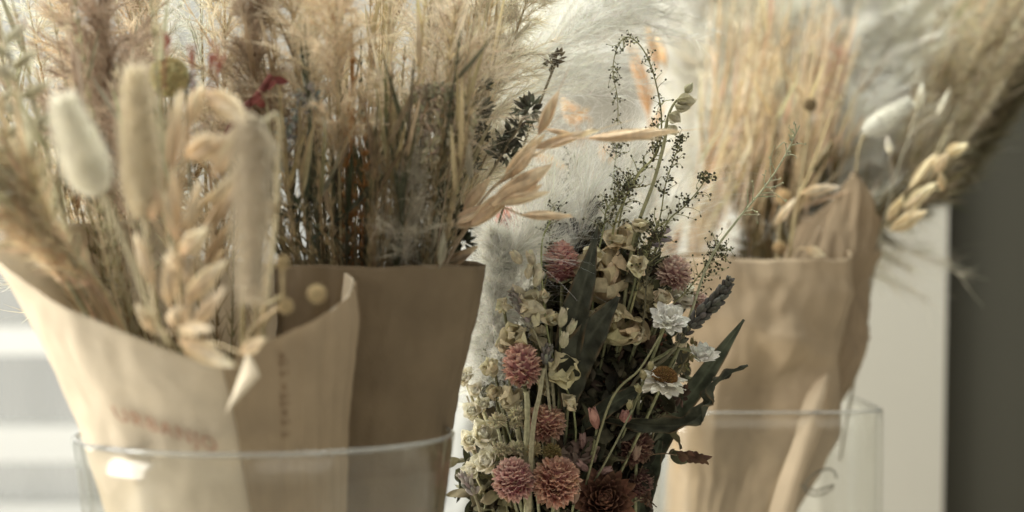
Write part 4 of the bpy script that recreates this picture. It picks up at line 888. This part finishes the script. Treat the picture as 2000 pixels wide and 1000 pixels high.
gomphrena('pinkish red globe amaranth half hidden behind the white grass at top left', 998, 430, 56, 44, .965, (-.2, -.2), (.50, .14, .12), (.66, .25, .22))
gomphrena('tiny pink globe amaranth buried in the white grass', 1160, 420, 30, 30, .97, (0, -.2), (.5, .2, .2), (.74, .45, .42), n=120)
# strawflowers
def straw(label, x, y, r, d, ax, c0, c1, n=90):
    ctr = P(x, y, d); ax = nz(V3(*ax)); Fm = frame(ax); R = S(r, d)
    root = bq_thing('strawflower', label, 'dried flower', ctr-ax*R*.5, None, .0012)
    i = np.arange(n)+.5; f = i/n; a = i*2.399963; tilt = .15+1.45*f**.8
    rad = np.stack([np.cos(a), np.sin(a), 0*a], -1); lc = rad*np.sin(tilt)[:, None]+V3(0, 0, 1)*np.cos(tilt)[:, None]
    nr = -rad*np.cos(tilt)[:, None]+V3(0, 0, 1)*np.sin(tilt)[:, None]
    mb = MB(); blades(mb, ctr-ax*R*.45+(rad*(R*.35*f)[:, None])@Fm, lc@Fm, nr@Fm, R*(.75+.25*f), R*.42, 9, 5, .95, .7, .32, 1.1-.5*f, .06, c0=c0, c1=c1, var=.15)
    mb.build('flower_head', M_BRACT, root); return root
straw('large dark rust strawflower at the bottom of the mini bouquet', 1182, 972, 56, .89, (.05, -.9, .4), (.12, .055, .035), (.23, .12, .08))
straw('dark rust strawflower in the shaded middle', 1214, 733, 40, .912, (.1, -.7, .6), (.11, .045, .03), (.18, .08, .055), 60)
# white everlastings
everlasting('white everlasting facing up, uppermost at the right', 1304, 624, 41, .883, (.15, -.8, .55), n=12, layers=3, cc=(.20, .17, .07))
everlasting('white everlasting with a brown domed centre, between the round buds and the leaf', 1297, 738, 46, .88, (.2, -.35, .9), True, n=15, layers=2, csz=.52, openness=1.95, c=(.80, .77, .68))
everlasting('white everlasting farthest right, touching the long slender leaf', 1371, 700, 36, .895, (.25, -.5, .8), n=15, layers=3, openness=1.0, cc=(.3, .26, .1), path=pxpath([(1240, 1050, .93), (1250, 760, .90), (1300, 690, .895), (1340, 682, .897), (1368, 706, .90)], 30))
# round buds beside it
buds('small round olive buds on a thin stalk left of the brown centred everlasting', [(1258, 742, 22, 20, -.2, 1), (1252, 766, 20, 20, -.4, .6), (1270, 724, 20, 20, .1, 1), (1228, 800, 20, 18, .2, 1)], .88, (.42, .37, .20), (.52, .47, .29), 'everlasting_buds', part='bud')
buds('pair of rose pink buds in the lower middle', [(1166, 838, 46, 26, -.25, 1), (1222, 826, 26, 34, 0, .8)], .887, (.40, .20, .16), (.60, .34, .29), 'rose_buds')
buds('dusky pink buds low in the bouquet, left of the dark plum amaranth', [(1150, 920, 34, 20, -.6, .5), (1165, 925, 34, 20, .9, .3), (1140, 880, 36, 20, -.1, 1), (1120, 905, 30, 16, -.8, .3)], .893, (.28, .17, .15), (.44, .30, .27), 'rose_buds')
buds('dull mauve buds at the bottom by the large strawflower', [(1120, 985, 40, 22, .2, 1), (1130, 960, 30, 18, -.5, .9), (1240, 900, 34, 20, .2, 1)], .885, (.26, .17, .13), (.38, .27, .2), 'rose_buds')
buds('mauve buds peeping above the dusty rose amaranth, at the sea lavender tips', [(1286, 470, 28, 14, 1, .15), (1284, 460, 30, 14, .9, .5), (1272, 476, 24, 14, .7, -.1)], .905, (.34, .29, .30), (.44, .38, .40), 'mauve_buds')
# larkspur, papery cream
crumple('cream papery larkspur bloom, highest, with curling petals', 1216, 474, 58, 64, .905, (.0, -.7, .7), (.60, .52, .36), 8, wr=.14)
crumple('large crumpled tan larkspur bloom right of the upright leaf', 1180, 540, 66, 110, .905, (.1, -.9, .3), (.50, .41, .26), 9)
crumple('tan larkspur petals low in the fold of the crossing leaf', 1215, 640, 60, 90, .90, (.1, -.9, .4), (.44, .37, .23), 8)
crumple('broad tan petal bloom pointing right under the mauve buds', 1236, 570, 70, 60, .91, (.6, -.7, .3), (.46, .38, .24), 7)
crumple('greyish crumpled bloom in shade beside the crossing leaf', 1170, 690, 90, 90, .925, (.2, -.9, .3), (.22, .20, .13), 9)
crumple('olive crumpled bloom above the middle strawflower', 1262, 604, 46, 40, .91, (.2, -.8, .6), (.30, .26, .15), 7)
crumple('pale yellow papery bloom left of the crossing leaf', 1096, 724, 54, 66, .89, (.1, -.9, .3), (.56, .50, .31), 7)
crumple('cream papery bloom under the first globe amaranth at the left', 1036, 600, 48, 60, .888, (-.2, -.9, .4), (.56, .50, .35), 7)
crumple('small cream petal bloom between lavender and amaranth at the left', 1010, 655, 56, 44, .89, (-.3, -.9, .3), (.54, .48, .33), 6)
crumple('cream petals cupped under the tall oval amaranth', 1000, 775, 50, 50, .895, (-.3, -.8, -.1), (.56, .50, .35), 6)
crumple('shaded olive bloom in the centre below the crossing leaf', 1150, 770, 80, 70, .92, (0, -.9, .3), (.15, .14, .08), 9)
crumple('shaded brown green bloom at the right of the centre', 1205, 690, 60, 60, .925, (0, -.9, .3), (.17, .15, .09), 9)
crumple('faded pinkish grey bloom at the lower centre', 1135, 890, 70, 60, .905, (0, -.9, .3), (.24, .17, .14), 9)
crumple('pale bloom behind the dusty rose amaranth', 1330, 580, 60, 60, .93, (.2, -.8, .4), (.64, .60, .50), 8)
buds('column of closed cream larkspur buds under the topmost left flowers', [(1042, 520, 34, 24, -.3, 1), (1030, 545, 30, 22, .2, 1), (1044, 560, 36, 24, .4, 1), (1025, 575, 32, 24, -.7, .4), (1018, 515, 34, 28, -.6, .8), (1052, 545, 32, 26, -.1, 1), (1038, 625, 30, 24, -.4, .8), (1012, 600, 30, 22, .3, 1)], .884, (.62, .56, .40), (.72, .66, .50))
buds('three closed cream larkspur buds left of the crossing leaf', [(1095, 640, 42, 26, .2, 1), (1108, 655, 36, 22, .5, 1), (1100, 680, 34, 26, .1, 1)], .880, (.56, .51, .34), (.66, .61, .44))
for x, y, s_ in [(985, 600, 36), (1062, 585, 36), (1078, 625, 34), (1050, 655, 34), (1128, 600, 36), (1245, 520, 38), (1150, 625, 34), (1292, 585, 36), (985, 680, 34), (962, 720, 34), (1245, 655, 30), (1112, 790, 34), (1060, 760, 32), (1160, 500, 34), (1195, 615, 36), (1250, 440, 30), (965, 770, 30), (1330, 665, 28)]:
    crumple('small cream papery bloom tucked between the larger flowers of the mini bouquet', x, y, s_, s_*1.15, rng.uniform(.888, .90), (rng.normal()*.4, -.8, .4), (.56, .50, .35), 6, wr=.18, group='small cream blooms tucked in the mini bouquet', name='small_papery_bloom')
# small white roses at the lower left column
G5 = 'small cream white everlasting roses down the left side of the mini bouquet'
LC = [(906, 735, 22, 'topmost'), (928, 762, 18, 'second from the top'), (922, 802, 24, 'third, slightly yellow'), (945, 845, 34, 'largest, ruffled'), (918, 860, 26, 'left of the largest'), (948, 900, 32, 'below the largest'), (920, 918, 24, 'lowest at the left edge'), (942, 790, 18, 'small, right of the third')]
for x, y, r, l in LC:
    ctr = P(x, y, .89+rng.uniform(-.004, .008)); ax = nz(V3(-.25+rng.normal()*.2, -.8, .5)); Fm = frame(ax); R = S(r, .89)
    root = bq_thing('cream_everlasting', 'cream white papery rose in the left column, '+l, 'dried flower', ctr-ax*R*.5, None, .0008, (.5, .47, .3)); mb = MB()
    n = 18; i = np.arange(n)+.5; f = i/n; a = i*2.4; tilt = .1+1.3*f; rad = np.stack([np.cos(a), np.sin(a), 0*a], -1)
    lc = rad*np.sin(tilt)[:, None]+V3(0, 0, 1)*np.cos(tilt)[:, None]; nr = -rad*np.cos(tilt)[:, None]+V3(0, 0, 1)*np.sin(tilt)[:, None]
    blades(mb, ctr-ax*R*.5+(rad*(R*.3*f)[:, None])@Fm, lc@Fm, nr@Fm, R*(.85+.2*f), R*.85, 12, 8, 1.05, .6, .3, 1.2-.5*f, .08, c0=(.80, .74, .56), c1=(.88, .85, .72), var=.05, pinch=.2)
    mb.build('petals', M_PETAL, root)
# fluffy cream statice clusters
for x, y, r, l in [(972, 824, 20, 'upper left of the cream clusters'), (1010, 812, 20, 'upper right of the cream clusters'), (1008, 828, 14, 'just under the upper right cream cluster'), (978, 880, 18, 'leftmost of the row above the bright pink amaranth'), (1008, 878, 20, 'second of the row above the bright pink amaranth'), (1040, 880, 20, 'third of the row, slightly yellow'), (1078, 884, 20, 'last of the row, mustard and shaded')]:
    p = P(x, y, .888); root = bq_thing('cream_cluster_flower', 'tufted cream flower cluster, '+l, 'dried flower', p-V3(0, 0, S(r)*.6), None, .0008, (.5, .48, .32)); R = S(r)
    n = 130; k = fib(n, -.4, 1); k = nz(k+V3(0, -.25, 0)+.15*rng.normal(size=(n, 3))); c = (.74, .68, .48) if 'mustard' not in l and 'yellow' not in l else ((.62, .53, .30) if 'yellow' in l else (.36, .29, .13))
    mb = MB(); blades(mb, p+k*R*.45, nz(k+.35*rng.normal(size=(n, 3))), rng.normal(size=(n, 3)), R*.6, R*.22, 4, 3, .8, .8, .4, .4, .1, c0=tuple(q*.8 for q in c), c1=c, var=.15); ells(mb, p, V3(0, 0, 1), R*1.2, R*1.3, 6, 8, c0=tuple(q*.6 for q in c), var=0); mb.build('florets', M_PETAL, root)
# lavenders
lavender('dark lavender sprig pointing up right against the tan paper', [(1130, 1000, .92), (1230, 760, .90), (1300, 700, .89), (1355, 630, .885), (1400, 585, .883), (1428, 542, .882)], S(24), whorls=15, t0=.50, c=(.085, .082, .07), c1=(.14, .13, .11))
lavender('greyish mauve lavender sprig leaning left, under the first cream buds', [(1085, 1050, .91), (1080, 760, .89), (1052, 670, .885), (1025, 610, .885), (998, 565, .885)], S(20), whorls=11, t0=.62, c=(.24, .21, .17), c1=(.36, .32, .28))
lavender('small grey lavender tip at the bottom left edge', [(960, 1100, .89), (935, 990, .89), (915, 945, .89), (898, 925, .89)], S(20), whorls=5, t0=.45, c=(.42, .36, .30), c1=(.50, .45, .40))
lavender('short grey green lavender spike left of the crossing leaf', [(1090, 1000, .90), (1072, 780, .888), (1066, 720, .886), (1072, 670, .886)], S(18), whorls=6, t0=.72, c=(.20, .19, .16), c1=(.28, .26, .23))
# bare stems in front
for pts, r, c, l in [([(1030, 1060, .90), (1028, 900, .888), (1030, 800, .884), (1028, 765, .884)], .0018, (.42, .40, .25), 'thick pale green stem below the tall oval amaranth'),
                     ([(1030, 1060, .89), (1040, 850, .878), (1054, 770, .876), (1062, 720, .878)], .0014, (.34, .31, .20), 'bare olive stem crossing the coral amaranth'),
                     ([(1085, 1200, .93), (1125, 850, .90), (1080, 700, .888), (1062, 590, .888), (1058, 480, .89), (1075, 430, .892)], .0006, (.32, .34, .17), 'thin bright green stem arching beside the first amaranth'),
                     ([(1130, 1000, .90), (1190, 790, .882), (1250, 720, .876), (1290, 655, .875)], .0007, (.24, .23, .13), 'smooth olive stem running up to the uppermost white everlasting'),
                     ([(1150, 960, .90), (1200, 870, .880), (1235, 800, .878)], .0006, (.2, .2, .12), 'short stem under the rose pink buds')]:
    mb = MB(); pth = pxpath(pts, 30); tubes(mb, pth, np.linspace(r, r*.75, 30), 8, c0=c, var=0); tag(mb.build('bare_stem', M_STEM), l, 'stem')
# sea-lavender sprays
spray('arching spray bent over at the top like a hook, with tiny dark seeds', [(1150, 900, .93), (1190, 600, .91), (1212, 420, .905), (1245, 340, .90), (1283, 300, .90), (1292, 230, .90), (1278, 150, .90), (1255, 95, .90), (1225, 72, .90), (1205, 95, .90), (1197, 140, .90), (1206, 190, .90), (1207, 245, .90)], 150, .00062, (.002, .008), t0=.35, r=.0006, nb=(1, 3))
spray('straight spray stalk crossing below the hook, middle', [(1150, 900, .93), (1190, 560, .91), (1200, 440, .90), (1245, 345, .895), (1280, 300, .895), (1286, 240, .895)], 70, .0007, (.004, .016), t0=.4, r=.0009)
spray('thin drooping spray hanging right of the seed pods stalk', [(1180, 900, .93), (1240, 560, .91), (1285, 440, .90), (1300, 360, .90), (1320, 300, .90), (1334, 268, .90)], 60, .0007, (.003, .009), t0=.45, r=.0006)
spray('spray reaching out right over the door frame', [(1180, 900, .93), (1265, 540, .91), (1300, 440, .90), (1340, 400, .90), (1372, 360, .90), (1374, 340, .90)], 40, .0008, (.004, .012), t0=.5, r=.0006)
spray('short upright spray in front of the cream larkspur, leftmost', [(1150, 800, .92), (1160, 560, .90), (1178, 450, .895), (1190, 400, .895), (1240, 360, .895)], 60, .0008, (.005, .018), t0=.45, r=.0007)
spray('dark tangled spray between cream larkspur and the mauve buds', [(1180, 800, .92), (1245, 560, .895), (1270, 480, .89), (1285, 430, .89)], 60, .0008, (.006, .018), t0=.4, r=.0008)
spray('dark spray stem just left of the uppermost white everlasting', [(1180, 850, .92), (1250, 650, .90), (1262, 560, .892), (1268, 500, .89), (1275, 450, .89)], 36, .0008, (.004, .014), t0=.5, r=.0008, c=(.12, .11, .07))
spray('fine green spray in the white grass at the left, seeds scattered', [(1085, 1100, .93), (1050, 700, .91), (1070, 520, .905), (1075, 440, .905), (1085, 400, .905)], 36, .0007, (.004, .010), t0=.55, r=.0006)
spray('faint green spray deep in the white grass', [(1085, 1100, .95), (1090, 700, .95), (1100, 460, .95), (1108, 380, .95), (1122, 300, .95)], 46, .0008, (.004, .012), t0=.55, r=.0006)
spray('faint spray standing left of the hooked one', [(1120, 1100, .95), (1180, 500, .93), (1200, 330, .92), (1206, 280, .92)], 30, .0007, (.004, .010), t0=.6, r=.0006)
spray('pale green spray at the far left of the white grass', [(1085, 1100, .94), (1030, 700, .93), (1040, 500, .93), (1035, 420, .93)], 50, .0007, (.005, .012), t0=.5, r=.0006, c=(.4, .4, .24))
spray('low tangled spray under the dusty rose amaranth', [(1250, 800, .91), (1300, 620, .905), (1345, 565, .905), (1385, 510, .905), (1410, 480, .905)], 70, .0007, (.006, .018), t0=.45, r=.0006)
spray('wiry spray at the left shoulder of the bouquet', [(1085, 1100, .94), (985, 820, .92), (955, 700, .915), (950, 620, .915)], 50, .0005, (.005, .012), t0=.4, r=.0005, c=(.36, .36, .2), cb=(.3, .3, .16))
# lichen-like pale twig reaching right
spray('pale green knotted twig reaching up right over the tan wrap', [(1250, 900, .92), (1340, 640, .905), (1385, 510, .90), (1440, 430, .895), (1490, 370, .895), (1530, 310, .895), (1562, 245, .895)], 30, .0005, (.006, .018), c=(.42, .42, .28), cb=(.40, .40, .26), r=.0009, t0=.5, curl=1.6, nb=(2, 7), name='knotted_twig', cat='twig')
# seed pod stalk
pth = pxpath([(1150, 1100, .93), (1215, 620, .905), (1240, 460, .895), (1275, 360, .89), (1297, 280, .888), (1303, 235, .888), (1318, 200, .888), (1345, 180, .888)], 40)
root = thing('seed_pod_stalk', 'tall stalk with papery olive seed pods at its bent tip', 'dried stalk', pth[0]); mb = MB(); tubes(mb, pth, np.interp(np.arange(40), [0, 26, 39], [.0011, .0009, .0004]), 7, c0=(.30, .29, .18)); mb.build('stem', M_STEM, root)
for x, y, x2, y2, w in [(1338, 182, 1352, 164, 12), (1322, 198, 1356, 196, 22), (1318, 205, 1345, 210, 18), (1308, 222, 1326, 236, 20), (1306, 245, 1320, 262, 16)]:
    b = P(x, y, .886); t = P(x2, y2, .884); spikelet(b, t-b, np.linalg.norm(t-b)*1.15, S(w)*1.3, root, (.48, .44, .29), (.66, .61, .46), False, 'seed_pod')
# dark quaking grass head at right
root = thing('quaking_grass_head', 'small dark brown seed head on a hair thin stem, alone against the tan paper', 'seed head', P(1230, 980, .93))
mb = MB(); tubes(mb, pxpath([(1230, 980, .93), (1260, 900, .91), (1290, 886, .90), (1322, 889, .895)], 20), np.full(20, .0003), 4, c0=(.2, .14, .09))
tubes(mb, pxpath([(1306, 887, .897), (1312, 880, .897), (1318, 877, .897)], 6), np.array([.0003, .0006, .0008, .0007, .0005, .0001]), 5, c0=(.12, .10, .06)); mb.build('stem', M_STEM, root)
b = P(1322, 884, .895); n = 22; k = np.arange(n); bs = b[None]+np.outer(k/n, V3(S(42), 0, -S(12)))+rng.normal(size=(n, 3))*.0006; sg = np.where(k % 2, 1., -1.)
mb = MB(); blades(mb, bs, nz(V3(1, 0, -.25)+np.outer(sg, V3(.0, .05, .42))+rng.normal(size=(n, 3))*.08), np.outer(sg, V3(.1, 0, -1))+V3(0, .5, 0), S(30)*rng.uniform(.7, 1.1, n), S(19), 8, 4, .7, .8, .4, .45, .1, c0=(.085, .05, .035), c1=(.15, .085, .055), var=.2); mb.build('husks', M_HUSK, root)
clump('tiny dark frayed sprig poking out at the lower right edge', [(1262, 972), (1270, 978)], .905, (.10, .06, .04), [(1180, 1100, .93), (1230, 990, .91), (1265, 975, .905)], L=14, n=14)
clump('dark serrated sprig under the brown centred everlasting', [(1315, 780), (1330, 772), (1300, 795), (1285, 800)], .905, (.09, .055, .04), [(1200, 1000, .93), (1250, 850, .915), (1320, 778, .905)], L=20, n=12)
clump('small leafy green sprig around the twisted leaf', [(1285, 815), (1260, 800), (1240, 830), (1300, 800)], .905, (.13, .13, .075), [(1180, 1000, .93), (1230, 880, .915), (1290, 808, .905)], L=24, n=10)
clump('little yellowish leaf sprig beside the farthest right everlasting', [(1345, 690), (1352, 678), (1335, 712)], .905, (.26, .22, .11), [(1240, 1000, .93), (1290, 800, .91), (1348, 690, .905)], L=14, n=8)
# twine tie
a = np.linspace(0, 2*PI*5, 160); mb = MB(); p = np.stack([TIE[0]+.021*np.cos(a), TIE[1]+.019*np.sin(a), TIE[2]-.006+a/(2*PI)*.0028], -1); tubes(mb, p, np.full(160, .0013), 6, c0=(.42, .32, .18)); tag(mb.build('twine_tie', M_STEM), 'twine wound round the stems of the mini bouquet', 'twine')

for o in bpy.data.objects:
    if '_o' in o: del o['_o']
